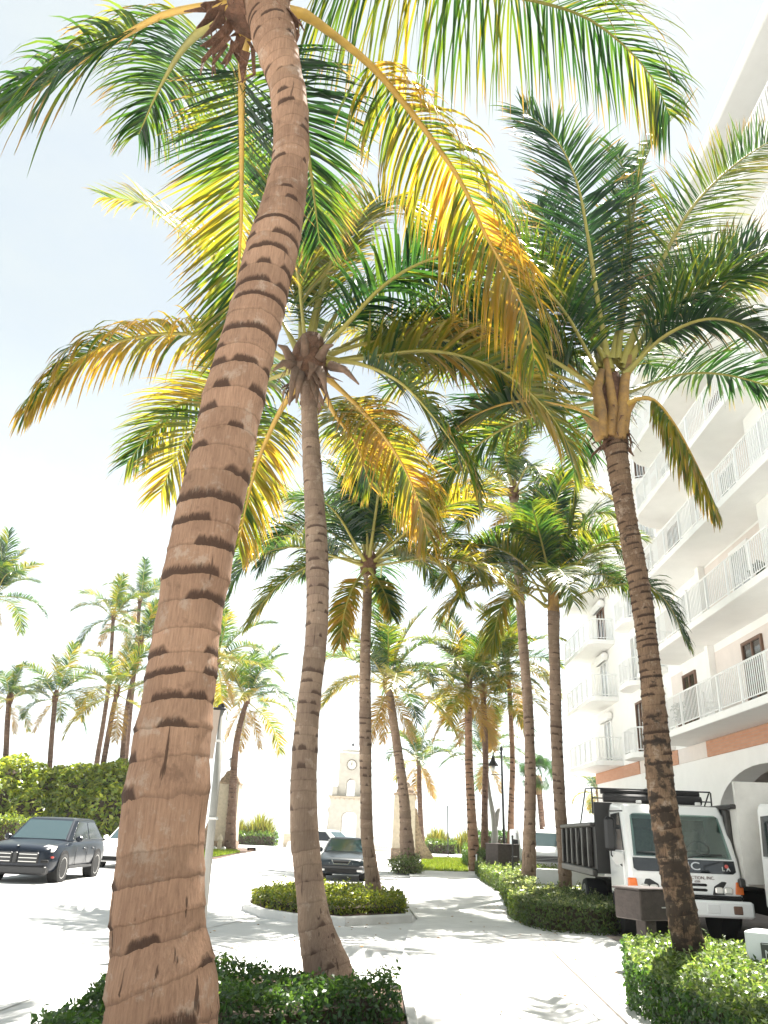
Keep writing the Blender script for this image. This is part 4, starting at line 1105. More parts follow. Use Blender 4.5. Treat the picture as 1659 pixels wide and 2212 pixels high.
hedge('hedge', 'low bright clipped hedge at the left edge behind the black car', [(a0.x - 3, 39), (a1.x, 39), (a1.x, 41), (a0.x - 3, 41)], 0, 1.55, .14, 130, 12, LT + YG, .08)
# dune grass tufts along the sea front
def tufts(name, label, x0, x1, y, n, h, seed):
    r = np.random.default_rng(seed)
    o = thing(name, label, 'grass', ((x0 + x1) / 2, y, 0))
    m = n
    P = np.stack([r.uniform(x0, x1, m), y + r.normal(0, .6, m), np.zeros(m)], 1)
    a = r.uniform(0, 2 * PI, m); hh = h * r.uniform(.45, 1.1, m) * (1 + .25 * np.sin(P[:, 0] * 2.1))
    lean = np.stack([np.cos(a), np.sin(a)], 1) * (hh * r.uniform(.1, .5, m))[:, None]
    w = np.stack([-np.sin(a), np.cos(a), 0 * a], 1) * .05
    mid = P.copy(); mid[:, :2] += lean * .35; mid[:, 2] = hh * .6
    tip = P.copy(); tip[:, :2] += lean; tip[:, 2] = hh
    V = np.stack([P - w, P + w, mid + w * .8, mid - w * .8, tip + w * .1, tip - w * .1], 1)
    F = np.stack([np.arange(m) * 6 + i for i in (0, 1, 2, 3)], 1); F2 = np.stack([np.arange(m) * 6 + i for i in (3, 2, 4, 5)], 1)
    col = np.array([.10, .13, .03]) * np.exp(r.normal(0, .35, (m, 1))) + np.array([.10, .06, .01]) * r.random((m, 1))
    off = np.array([(x0 + x1) / 2, y, 0])
    mesh_np('foliage', V.reshape(-1, 3) - off, np.r_[F, F2], 'grass_leaf', o, tint=np.repeat(col, 6, 0))
    return o
tufts('dune_grass', 'tufts of tall grass behind the sea front hedge left of the tower', AT(496, 1800, 86).x, AT(590, 1800, 86).x, 86, 1500, 2.5, 1)
tufts('dune_grass', 'loose green dune plants right of the stone pillars by the sea', AT(915, 1820, 84).x, AT(1040, 1820, 84).x, 84, 1500, 1.9, 2)

# fallen leaflets and dry leaves on the paving
r = np.random.default_rng(77); m_ = 260
Pl = np.stack([np.r_[r.uniform(.4, 4.2, 150), r.uniform(-2.6, .6, 110)], np.r_[r.uniform(8.5, 22, 150), r.uniform(9.8, 22, 110)], np.zeros(m_)], 1)
edge = r.random(m_) < .6
Pl[:150, 0] = np.where(edge[:150], np.where(r.random(150) < .75, 3.0 + (Pl[:150, 1] - 12) * .01 + r.normal(0, .15, 150), Pl[:150, 0]), Pl[:150, 0])
Pl[:, 2] = .05
aa = r.uniform(0, PI, m_); ll = np.where(r.random(m_) < .25, r.uniform(.2, .45, m_), r.uniform(.04, .09, m_)); ww = np.where(ll > .15, .016, ll * .5)
u_ = np.stack([np.cos(aa), np.sin(aa), 0 * aa], 1); v_ = np.stack([-np.sin(aa), np.cos(aa), 0 * aa], 1)
up = np.array([0, 0, .012])
Vl = np.stack([Pl - u_ * ll[:, None] / 2, Pl + v_ * ww[:, None] / 2 + up, Pl + u_ * ll[:, None] / 2, Pl - v_ * ww[:, None] / 2 + up], 1).reshape(-1, 3)
cl = np.array([.20, .12, .05]) * np.exp(r.normal(0, .4, (m_, 1)))
lt = mesh_np('leaf_litter', Vl, np.arange(m_ * 4).reshape(-1, 4), 'grass_leaf', tint=np.repeat(cl, 4, 0)); lt['kind'] = 'stuff'

# ------------------------------------------------------------------ apartment block
BA = -math.atan(.03)
bld = thing('apartment_block', 'white apartment block with stacked railed balconies and a brick band over arches', 'building', (10.4, 0, 0), BA)
FL = [4.88, 7.80, 10.55, 13.25, 15.95, 18.6]
ROOF = 21.3
Y0, YE = 2.0, 42.6
# ground floor arcade front with real arched openings
def arcade(mb, x, y0, y1, z0, z1, arches, depth_):
    cuts = [y0]
    for (c, hw, zs, rise) in arches:
        cuts += [c - hw, c + hw]
    cuts.append(y1)
    for i in range(0, len(cuts) - 1, 2):
        mb.quad((x, cuts[i], z0), (x, cuts[i + 1], z0), (x, cuts[i + 1], z1), (x, cuts[i], z1))
    for (c, hw, zs, rise) in arches:
        n = 20
        pts = [(c - hw * math.cos(PI * k / n), zs + rise * math.sin(PI * k / n)) for k in range(n + 1)]
        for k in range(n):
            (ya, za), (yb, zb) = pts[k], pts[k + 1]
            mb.quad((x, ya, za), (x, yb, zb), (x, yb, z1), (x, ya, z1))
            mb.quad((x, ya, za), (x, yb, zb), (x + depth_, yb, zb), (x + depth_, ya, za))
        for yy in (c - hw, c + hw):
            mb.quad((x, yy, z0), (x, yy, zs), (x + depth_, yy, zs), (x + depth_, yy, z0))
ARCH = [(34.3, 1.8, 2.7, 1.05), (39.6, .9, 2.4, .8), (23.2, 3.6, 2.3, 1.55), (14.2, 3.4, 2.3, 1.5)]
ARCH.sort()
mb = MB()
arcade(mb, 0, Y0, YE, 0, 4.36, ARCH, .7)
obj('arcade_wall', mb, 'stucco', bld)
mb = MB(); mb.quad((3.2, Y0, 0), (3.2, YE, 0), (3.2, YE, 4.3), (3.2, Y0, 4.3))
mb.quad((.75, Y0, 4.2), (3.2, Y0, 4.2), (3.2, YE, 4.2), (.75, YE, 4.2))
obj('porch_wall', mb, 'stucco_pink', bld)
for ya, yb in ((Y0, 27.0), (29.9, 33.0), (34.8, YE + .05)):
    mb = MB(); mb.box(-.06, .5, ya, yb, 4.361, FL[0] - .012); obj('brick_band', mb, 'brick', bld)
for ya, yb in ((27.01, 29.89), (33.01, 34.79)):
    mb = MB(); mb.box(-.03, .5, ya, yb, 4.362, FL[0] - .013); obj('band_panel', mb, 'stucco_pink', bld)
mb = MB(); mb.box(0, 16, Y0, YE, FL[0], ROOF - .3); mb.box(.7, 16, YE - .5, YE, 0, FL[0])
obj('wall', mb, 'stucco', bld)
mb = MB(); mb.box(-1.75, 16, Y0, 26.8, ROOF - .35, ROOF + .1); mb.box(-1.1, 16, 26.81, YE + 1.2, ROOF - .35, ROOF + .08)
mb.box(.8, 15, Y0, YE, ROOF + .1, ROOF + .9)
obj('roof', mb, 'roof_shade_grey', bld, bevel=.06)
def outline(y0, y1, x, r0, r1):
    """slab outline, rounded outer corners with radii r0 (near end) and r1 (far end)"""
    P = [(0.0, y0)]
    for k in range(7):
        a = PI / 2 * k / 6; P.append((x + r0 - r0 * math.sin(a), y0 + r0 - r0 * math.cos(a)))
    for k in range(7):
        a = PI / 2 * k / 6; P.append((x + r1 - r1 * math.cos(a), y1 - r1 + r1 * math.sin(a)))
    if y1 > YE:                      # wraps round the end of the block
        P += [(2.6, y1), (2.6, YE + .003), (0.0, YE + .003)]
    else: P.append((0.0, y1))
    return P
def balcony(y0, y1, x, zb, r0=.25, r1=.25, th=.22, gap=.12, post=1.55, rail=1.05):
    P = outline(y0, y1, x, r0, r1)
    mb = MB(); mb.prism(P, zb, zb + th)
    b = obj('balcony', mb, 'stucco', bld, bevel=.02)
    # railing along the outline
    mb = MB()
    pts = [Vector((px_ + .05, min(max(py_, y0 + .05), y1 - .05), 0)) for px_, py_ in P]
    cum = [0]
    for i in range(1, len(pts)): cum.append(cum[-1] + (pts[i] - pts[i - 1]).length)
    def at(s):
        for i in range(1, len(pts)):
            if s <= cum[i] or i == len(pts) - 1:
                f = (s - cum[i - 1]) / max(cum[i] - cum[i - 1], 1e-6); return pts[i - 1].lerp(pts[i], min(max(f, 0), 1))
    z0, z1 = zb + th + .09, zb + th + rail
    tot = cum[-1]
    n = int(tot / gap)
    for i in range(n + 1):
        p = at(tot * i / n); h_ = .011
        mb.box(p.x - h_, p.x + h_, p.y - h_, p.y + h_, z0 + .02, z1 - .05)
    k = max(1, round(tot / post))
    for i in range(k + 1):
        p = at(tot * i / k); h_ = .03
        mb.box(p.x - h_, p.x + h_, p.y - h_, p.y + h_, zb + th, z1 - .051)
    for z, hh in ((z1 - .025, .028), (z0, .02)):
        m_ = max(len(pts), int(tot / .5))
        mb.tube([at(tot * i / m_) + Vector((0, 0, z)) for i in range(m_ + 1)], hh, 4)
    obj('railing', mb, 'white_paint', b)
    return b
def window(y0, y1, z0, z1, kind='brown', x=0.0):
    mb = MB(); f = .09
    fx0, fx1 = x - .07, x + .02
    mb.box(fx0, fx1, y0 - f, y0, z0, z1 + f); mb.box(fx0, fx1, y1, y1 + f, z0, z1 + f); mb.box(fx0, fx1, y0, y1, z1, z1 + f)
    mb.box(fx0 + .01, fx1, (y0 + y1) / 2 - .035, (y0 + y1) / 2 + .035, z0, z1)
    w = obj('window', mb, 'brown_frame' if kind == 'brown' else 'white_paint', bld)
    mb = MB(); mb.box(x - .02, x + .01, y0, y1, z0, z1)
    obj('pane', mb, 'window_glass' if kind == 'brown' else 'pale_glass', w)
qf = random.Random(12)
for k, zb in enumerate(FL):
    balcony(5.0, 28.9, -1.45, zb, .3, 1.4)                                  # long balcony
    z = zb + .22
    # partitions and doors behind it
    zt_ = FL[k + 1] - .002 if k < 5 else ROOF - .36
    for (d_, ya, yb) in ((.22, 25.5, 25.8), (.55, 18.2, 20.0), (.85, 12.0, 12.25)):
        mb = MB(); mb.box(-d_, -.002, ya, yb, z, zt_); obj('partition', mb, 'stucco', bld)
    mb = MB(); mb.box(-.012, .01, 20.6, 25.49, z, z + 2.45)
    obj('accent_panel', mb, 'stucco_pink', bld)
    dk = k in (0, 2)
    window(22.0, 23.2, z, z + 2.15, 'brown' if k == 0 or k == 3 else 'white', -.013)
    window(27.4, 28.5, z, z + 2.15, 'brown' if dk else 'white')
    mb = MB(); mb.box(-.011, .01, 28.65, 29.9, z, z + 2.45); obj('accent_panel', mb, 'stucco_pink', bld)
    window(15.0, 17.2, z, z + 2.2, 'brown' if k in (0, 1) else 'white')
    # small bowed balconies and doors of the recessed middle part
    balcony(30.2, 32.2, -.75, zb, .6, .6, rail=1.0, post=.7)
    window(30.7, 31.7, z, z + 2.1, 'brown' if k in (2, 4) else 'white')
    balcony(33.0, 35.2, -.7, zb, .6, .6, rail=1.0, post=.7)
    window(33.6, 34.6, z, z + 2.1, 'brown' if k in (0, 5) else 'white')
    mb = MB(); mb.box(-.01, .01, 32.25, 32.95, z, z + 2.5); obj('accent_panel', mb, 'stucco_pink', bld)
    # rolled shutter box over the far door
    mb = MB(); mb.rbox(-.34, -.002, 38.6, 40.6, z + 2.0, z + 2.42, .1); obj('shutter_box', mb, 'stucco', bld)
    # rounded corner balcony at the far end
    balcony(37.4, 44.4, -1.25, zb, .4, 1.2, gap=.16, post=1.1)
    window(39.0, 40.2, z, z + 1.98, 'brown' if k == 2 else 'white')

# things standing on the lowest balcony
def on_balcony(lx, ly, zb):
    v = Matrix.Rotation(BA, 3, 'Z') @ Vector((lx, ly, 0)); return (10.4 + v.x, v.y, zb + .221)
def patio_chair(lx, ly, k, rz, label):
    o = thing('patio_chair', label, 'chair', on_balcony(lx, ly, FL[k]), rz)
    mb = MB(); mb.rbox(-.24, .24, -.24, .24, .40, .45, .015); obj('seat', mb, 'white_paint', o)
    mb = MB(); mb.rbox(-.24, .24, .20, .25, .452, .95, .015); obj('backrest', mb, 'white_paint', o)
    for x in (-.21, .21):
        for y in (-.21, .21):
            mb = MB(); mb.tube([(x, y, 0), (x, y, .399)], .02, 6); obj('leg', mb, 'white_paint', o)
        mb = MB(); mb.rbox(x - .03, x + .03, -.22, .199, .62, .66, .01); obj('armrest', mb, 'white_paint', o)
patio_chair(-.75, 24.3, 0, R(60), 'white patio chair on the lowest long balcony')
patio_chair(-.8, 22.4, 2, R(-40), 'white patio chair on a middle balcony of the apartment block')
def pot_plant(lx, ly, k, seed, label):
    o = thing('potted_plant', label, 'plant', on_balcony(lx, ly, FL[k]))
    mb = MB(); mb.lathe([(.13, 0), (.18, .3), (.2, .31), (.2, .34), (.15, .33)], 12); obj('pot', mb, 'brown_frame', o)
    r = np.random.default_rng(seed); P = np.c_[r.normal(0, .13, (160, 2)), r.uniform(.32, .95, 160)]
    V, F, Ct = leaf_cards(P, r.normal(0, 1, P.shape), .16, r, np.tile(np.array([[.02, .045, .02]]), (160, 1)), 1.0)
    mesh_np('foliage', V, F, 'hedge_leaf', o, tint=Ct)
pot_plant(-.9, 26.6, 0, 1, 'dark potted plant behind the railing of the lowest long balcony')
pot_plant(-.5, 20.4, 1, 2, 'dark potted plant on the second long balcony from the ground')

# ------------------------------------------------------------------ vehicles
def wheel(parent, x, y, r, w, side, spokes=10):
    """tyre with a spoked rim facing outwards; side = +1/-1"""
    mb = MB(); n = 32
    xo, xi = x + side * w / 2, x - side * w / 2
    ring = lambda xx, rr: [(xx, y + rr * math.cos(2 * PI * k / n), r + rr * math.sin(2 * PI * k / n)) for k in range(n)]
    mb.loft([ring(xi, r * .6), ring(xi, r * .93), ring(xi + side * w * .12, r), ring(xo - side * w * .12, r), ring(xo, r * .93), ring(xo - side * .005, r * .70)], True, False)
    t = obj('wheel', mb, 'rubber', parent, smooth=True)
    mb = MB()
    xr = xo - side * .012
    mb.loft([ring(xo - side * .004, r * .71), ring(xr, r * .64), ring(xr - side * .05, r * .62)], True, False)
    mb.mi = 1
    mb.loft([ring(xr - side * .05, r * .62), ring(xr - side * .06, r * .1)], True, True)
    mb.mi = 0
    for k in range(spokes):
        a = 2 * PI * k / spokes + (.12 if k % 2 else -.12)
        c, s = math.cos(a), math.sin(a)
        p = lambda rr, q: (y + rr * c - q * s, r + rr * s + q * c)
        y0_, z0_ = p(r * .1, -.018); y1_, z1_ = p(r * .1, .018); y2_, z2_ = p(r * .65, .016); y3_, z3_ = p(r * .65, -.016)
        mb.loft([[(xr - side * .045, y0_, z0_), (xr - side * .045, y1_, z1_), (xr - side * .03, y2_, z2_), (xr - side * .03, y3_, z3_)],
                 [(xr - side * .005, y0_, z0_), (xr - side * .005, y1_, z1_), (xr - side * .001, y2_, z2_), (xr - side * .001, y3_, z3_)]], True, True)
    mb.cyl_x(xr - side * .05, xr, y, r, r * .13, 12)
    obj('rim', mb, ['alloy', 'wheel_well'], t)
    return t

def car(name, label, loc, rz, paint, K):
    """front at local -Y. K: L,W, lower-body stations, greenhouse outline"""
    o = thing(name, label, 'car', loc, rz)
    Lh, hw = K['L'] / 2, K['W'] / 2
    # lower body: stations (y, halfwidth factor, z bottom, z top)
    rings = []
    for (y, wf, zb, zt) in K['body']:
        w = hw * wf
        zm = zb + (zt - zb) * .55
        prof = [(0, zb), (.75, zb), (.95, zb + .05), (1.0, zb + (zt - zb) * .32), (1.0, zm), (.965, zb + (zt - zb) * .82), (.90, zt - .015), (.78, zt + .012), (.4, zt + .03), (0, zt + .036)]
        pts = [(w * a, y, z) for a, z in prof] + [(-w * a, y, z) for a, z in prof[-2:0:-1]]
        rings.append(pts)
    mb = MB(); mb.loft(rings, True, True)
    obj('body', mb, paint, o, smooth=True, sub=2)
    # greenhouse
    bz, rz_ = K['belt'], K['roof']
    (f0, f1), (r0, r1) = K['screen'], K['rear']        # y of base and top for windscreen and rear window
    wb, wt = hw * .90, hw * K.get('tumble', .70)
    base = [(-wb * .93, f0), (wb * .93, f0), (wb, f0 + .35), (wb, r0 - .3), (wb * .9, r0), (-wb * .9, r0), (-wb, r0 - .3), (-wb, f0 + .35)]
    topr = [(-wt * .93, f1), (wt * .93, f1), (wt, f1 + .25), (wt, r1 - .25), (wt * .92, r1), (-wt * .92, r1), (-wt, r1 - .25), (-wt, f1 + .25)]
    mid = (f1 + r1) / 2
    def ringz(P, z, sc=1.0, bow=0):
        return [(x * sc, mid + (y - mid) * sc, z) for x, y in P]
    lerp = lambda A, B, t: [(a[0] + (b[0] - a[0]) * t, a[1] + (b[1] - a[1]) * t) for a, b in zip(A, B)]
    mb = MB()
    mb.loft([ringz(base, bz - .06), ringz(base, bz), ringz(lerp(base, topr, .93), bz + (rz_ - bz) * .90), ringz(topr, rz_ - .02, .96), ringz(topr, rz_ + .005, .80), ringz(topr, rz_ + .02, .4)], True, True)
    obj('roof', mb, paint, o, smooth=False, bevel=.07)
    # glass panels set just proud of the greenhouse faces
    def panel(i, j, u0, u1, v0, v1, m, nm='window', push=.008):
        A, B = Vector((*base[i], bz)), Vector((*base[j], bz))
        T_ = lerp(base, topr, .93); zt = bz + (rz_ - bz) * .90
        Cc, D = Vector((*T_[j], zt)), Vector((*T_[i], zt))
        n_ = (B - A).cross(D - A).normalized()
        cen = Vector((0, mid, (bz + rz_) / 2))
        if (A + B + Cc + D).lengthens if False else ((A + B + Cc + D) / 4 - cen).dot(n_) < 0: n_ = -n_
        f = lambda u, v: (A.lerp(B, u)).lerp(D.lerp(Cc, u), v)
        q = [f(u0, v0), f(u1, v0), f(u1 - (u1 - u0) * .0, v1), f(u0, v1)]
        m_ = MB(); m_.loft([[p - n_ * .01 for p in q], [p + n_ * push for p in q]], True, True)
        return obj(nm, m_, m, o, bevel=.004)
    panel(0, 1, .04, .96, .05, .97, 'car_glass', 'windscreen')
    panel(4, 5, .08, .92, .15, .95, 'side_glass', 'rear_window')
    for (i, j) in ((2, 3), (7, 6)):
        sp = K.get('split', .52)
        panel(i, j, -.02, sp - .02, .06, .92, 'side_glass', 'side_window')
        panel(i, j, sp + .02, .97, .06, .92, 'side_glass', 'side_window')
    # wheels, arches
    wr = K['wheel']
    for y in K['axles']:
        for sd in (-1, 1):
            mb = MB(); mb.cyl_x(sd * (hw - .28), sd * (hw * 1.004), y, wr + .02, wr * 1.13, 28)
            obj('wheel_arch', mb, 'wheel_well', o)
            wheel(o, sd * (hw - .105), y, wr, .235, sd, K.get('spokes', 10))
    # door seams and handles
    for sd in (-1, 1):
        mb = MB()
        for y in K['seams']: mb.box(sd * hw * 1.0 - .004, sd * hw * 1.0 + .004, y - .006, y + .006, K['sill'] + .12, K['belt'] - .17)
        mb.box(sd * hw - .006, sd * hw + .008, K['axles'][0] + wr * 1.25, K['axles'][1] - wr * 1.25, K['sill'] + .03, K['sill'] + .10)
        obj('door_seam', mb, 'car_trim', o)
        for y in K['seams'][1:]:
            mb = MB(); mb.rbox(sd * (hw * .985) - .018, sd * (hw * .985) + .022, y - .26, y - .08, K['belt'] - .23, K['belt'] - .19, .008); obj('door_handle', mb, paint, o)
        mb = MB(); ym = f0 + .42
        mb.rbox(sd * (hw * .97) - .02 if sd > 0 else -hw * .97 - .17, sd * (hw * .97) + .17 if sd > 0 else -hw * .97 + .02, ym - .09, ym + .05, bz - .03, bz + .13, .04)
        obj('mirror', mb, paint, o, smooth=False)
    K['front'](o, -Lh, hw, paint)
    return o

def slat_grille(o, x0, x1, y, z0, z1, n, frame='car_trim', slat='alloy'):
    mb = MB(); mb.rbox(x0, x1, y - .03, y + .12, z0, z1, .02)
    g = obj('grille', mb, frame, o)
    mb = MB()
    for k in range(n):
        z = z0 + (z1 - z0) * (k + .5) / n; mb.box(x0 + .03, x1 - .03, y - .045, y - .02, z - .010, z + .010)
    obj('grille_slat', mb, slat, g)
def lamp(o, pts, y0, y1, m='headlamp', nm='headlight'):
    mb = MB(); mb.loft([[(x, y0 + dy, z) for x, z, dy in pts], [(x, y1 + dy, z) for x, z, dy in pts]], True, True)
    return obj(nm, mb, m, o, bevel=.015)

def suv_front(o, y, hw, paint):
    slat_grille(o, -.62, -.08, y - .0, .50, .77, 3); slat_grille(o, -.06, .06, y - .012, .50, .77, 0); slat_grille(o, .08, .62, y - .0, .50, .77, 3)
    mb = MB(); mb.rbox(-.86, .86, y - .02, y + .3, .22, .46, .05); obj('bumper', mb, 'car_trim', o)
    for sd in (-1, 1):
        lamp(o, [(sd * .56, .80, 0), (sd * .90, .78, .18), (sd * .915, .93, .30), (sd * .72, .965, .26), (sd * .55, .88, .10)], y + .01, y + .2)
        lamp(o, [(sd * .80, .63, .06), (sd * .93, .63, .22), (sd * .93, .68, .22), (sd * .80, .68, .06)], y + .0, y + .1, 'red_lens', 'marker_light')
        mb = MB(); mb.rbox(sd * .80 - .1, sd * .80 + .1, y - .03, y + .06, .52, .60, .02); obj('air_intake', mb, 'wheel_well', o)
    mb = MB(); mb.lathe([(.045, 0), (.045, .012), (.02, .02)], 12, (0, y + .10, .925)); obj('badge', mb, 'chrome', o)
SUV = dict(L=4.90, W=1.98, belt=1.06, roof=1.66, sill=.30, wheel=.375, axles=(-1.50, 1.40), seams=(-.62, .32, 1.10), split=.5, tumble=.72, spokes=10,
           screen=(-1.06, -.22), rear=(2.32, 1.55), front=suv_front,
           body=[(-2.45, .68, .45, .74), (-2.40, .86, .30, .86), (-2.2, .95, .24, .93), (-1.8, 1.0, .24, .98), (-1.1, 1.0, .27, 1.05), (0, .985, .28, 1.08), (1.2, 1.0, .28, 1.10), (1.9, .99, .30, 1.10), (2.3, .93, .36, 1.06), (2.44, .80, .5, .95)])
pS = G(122, 1905)
car('parked_suv', 'black sport utility car with spoked alloy wheels at the left edge, facing the camera', (pS.x - .90, pS.y + 1.50, -.02), R(0.5), 'navy_paint', SUV)

def sedan_front(o, y, hw, paint):
    mb = MB(); mb.rbox(-.30, .30, y - .01, y + .1, .56, .66, .03); g = obj('grille', mb, 'wheel_well', o)
    mb = MB(); mb.tube([(-.33, y - .0, .67), (-.25, y - .02, .545), (.25, y - .02, .545), (.33, y - .0, .67)], .018, 6); obj('grille_trim', mb, 'chrome', g)
    for sd in (-1, 1):
        lamp(o, [(sd * .40, .555, .0), (sd * .80, .565, .14), (sd * .815, .69, .2), (sd * .60, .685, .12), (sd * .40, .60, .02)], y + .0, y + .16)
        mb = MB(); mb.rbox(sd * .66 - .1, sd * .66 + .1, y - .02, y + .1, .31, .39, .02); obj('fog_light', mb, 'alloy', o)
    mb = MB(); mb.rbox(-.55, .55, y - .015, y + .1, .26, .40, .03); obj('bumper', mb, 'wheel_well', o)
    mb = MB(); mb.rbox(-.80, .80, y - .03, y + .2, .41, .50, .03); obj('bumper_strip', mb, 'car_trim', o)
SED = dict(L=4.75, W=1.78, belt=.90, roof=1.38, sill=.26, wheel=.32, axles=(-1.42, 1.28), seams=(-.75, .25, 1.0), split=.52, tumble=.70, spokes=7,
           screen=(-1.0, -.22), rear=(1.75, .95), front=sedan_front,
           body=[(-2.37, .72, .36, .60), (-2.32, .88, .24, .68), (-2.1, .96, .2, .74), (-1.6, 1.0, .2, .82), (-1.0, 1.0, .22, .90), (0, 1.0, .22, .92), (1.2, 1.0, .22, .93), (1.8, .98, .24, .93), (2.25, .92, .30, .90), (2.36, .8, .42, .80)])
c = G(741, 1903)
car('sedan_car', 'dark green sedan facing the camera between the two nearer palm trunks', (c.x, c.y + 2.3, -.01), R(-2.5), 'dark_paint', SED)
def white_front(o, y, hw, paint):
    slat_grille(o, -.42, .42, y - .01, .60, .72, 3, 'car_trim', 'chrome')
    for sd in (-1, 1):
        lamp(o, [(sd * .48, .64, .02), (sd * .82, .66, .18), (sd * .84, .80, .26), (sd * .55, .74, .06)], y, y + .16)
    mb = MB(); mb.rbox(-.72, .72, y - .02, y + .1, .28, .42, .04); obj('bumper', mb, 'wheel_well', o)
    mb = MB(); mb.rbox(-.80, .80, y - .03, y + .12, .22, .26, .01); obj('bumper_strip', mb, 'alloy', o)
WSED = dict(SED, front=white_front, roof=1.50, belt=.98, body=[(a, b, c_, d + .08) for a, b, c_, d in SED['body']])
car('sedan_car', 'white car parked behind the black one, half hidden by the huge trunk', (AT(262, 1870, 33).x, 34.2, -.01), R(0), 'car_white', WSED)
c = AT(712, 1830, 46)
car('sedan_car', 'white car turning across the street behind the dark green sedan', (c.x, 46, .0), R(62), 'car_white', dict(WSED, L=4.75, W=1.85, roof=1.62, belt=1.05, wheel=.34))

# --- white pickup / van behind the palms
def van():
    o = thing('delivery_van', 'white van with dark grille parked behind the two hedge palms', 'van', (AT(1180, 1870, 37.5).x, 37.5, .03), R(-3))
    prof = [(0, .45), (0, .92), (.10, 1.05), (1.05, 1.22), (1.75, 1.92), (2.1, 2.0), (5.3, 2.0), (5.4, 1.9), (5.4, .45)]
    mb = MB(); mb.prism_x(prof, -.98, .98); obj('body', mb, 'car_white', o, bevel=.06)
    mb = MB(); nn = Vector((0, -.7, .7)) * .012
    q = [Vector((-.84, 1.13, 1.28)), Vector((.84, 1.13, 1.28)), Vector((.78, 1.69, 1.84)), Vector((-.78, 1.69, 1.84))]
    mb.loft([[p - nn for p in q], [p + nn * 1.6 for p in q]]); obj('windscreen', mb, 'car_glass', o)
    slat_grille(o, -.55, .55, -.02, .66, .90, 4, 'car_trim', 'alloy')
    for sd in (-1, 1):
        lamp(o, [(sd * .60, .68, 0), (sd * .90, .68, .02), (sd * .90, .90, .03), (sd * .60, .90, 0)], -.02, .1)
        mb = MB(); q = [(sd * .984, 1.75, 1.25), (sd * .984, 2.75, 1.25), (sd * .984, 2.75, 1.82), (sd * .984, 2.1, 1.82)]
        mb.loft([[(x - sd * .02, y, z) for x, y, z in q], [(x + sd * .006, y, z) for x, y, z in q]]); obj('side_window', mb, 'side_glass', o)
        mb = MB(); mb.rbox(sd * 1.16 - .13, sd * 1.16 + .13, 1.45, 1.6, 1.2, 1.55, .03); mb.tube([(sd * .97, 1.55, 1.25), (sd * 1.1, 1.52, 1.3)], .02, 6); obj('mirror', mb, 'car_trim', o)
        for y in (.95, 4.3): wheel(o, sd * .86, y, .37, .24, sd, 8)
    mb = MB(); mb.rbox(-1.0, 1.0, -.12, .06, .46, .64, .03); obj('bumper', mb, 'alloy', o)
    mb = MB(); mb.box(-.9, .9, .2, 5.2, .3, .46); obj('underbody', mb, 'wheel_well', o)
    for x in (-.75, .75):
        mb = MB(); mb.tube([(x, 2.2, 2.0), (x, 2.2, 2.14)], .02, 6); mb.tube([(x, 5.0, 2.0), (x, 5.0, 2.14)], .02, 6); mb.tube([(x, 2.0, 2.14), (x, 5.2, 2.14)], .02, 6); obj('roof_rack', mb, 'white_paint', o)
    return o
van()

# --- dump truck and its neighbour
def text(body, size, loc, rot, m, parent, name='lettering', ext=.004, align='CENTER', sx=1.0):
    cu = bpy.data.curves.new(name, 'FONT'); cu.body = body; cu.size = size; cu.extrude = ext; cu.align_x = align; cu.align_y = 'CENTER'
    cu.materials.append(MAT[m])
    o = bpy.data.objects.new(name, cu); C.objects.link(o)
    me = bpy.data.meshes.new_from_object(o); bpy.data.objects.remove(o); bpy.data.curves.remove(cu)
    o = bpy.data.objects.new(name, me); C.objects.link(o); o.parent = parent
    o.location = loc; o.rotation_euler = rot; o.scale = (sx, 1, 1)
    return o
def cut(o, mb):
    """hollow a mesh with a box and keep the result"""
    c = obj('cutter', mb, 'wheel_well'); c.parent = o.parent
    for m_ in list(o.modifiers): o.modifiers.remove(m_)
    bpy.context.view_layer.update()
    md = o.modifiers.new('cut', 'BOOLEAN'); md.operation = 'DIFFERENCE'; md.object = c; md.solver = 'EXACT'
    md2 = o.modifiers.new('bevel', 'BEVEL'); md2.width = .04; md2.segments = 2; md2.limit_method = 'ANGLE'; md2.angle_limit = R(35)
    o.modifiers.move(1, 0)
    dg = bpy.context.evaluated_depsgraph_get(); me = bpy.data.meshes.new_from_object(o.evaluated_get(dg))
    o.modifiers.clear(); o.data = me; bpy.data.objects.remove(c)

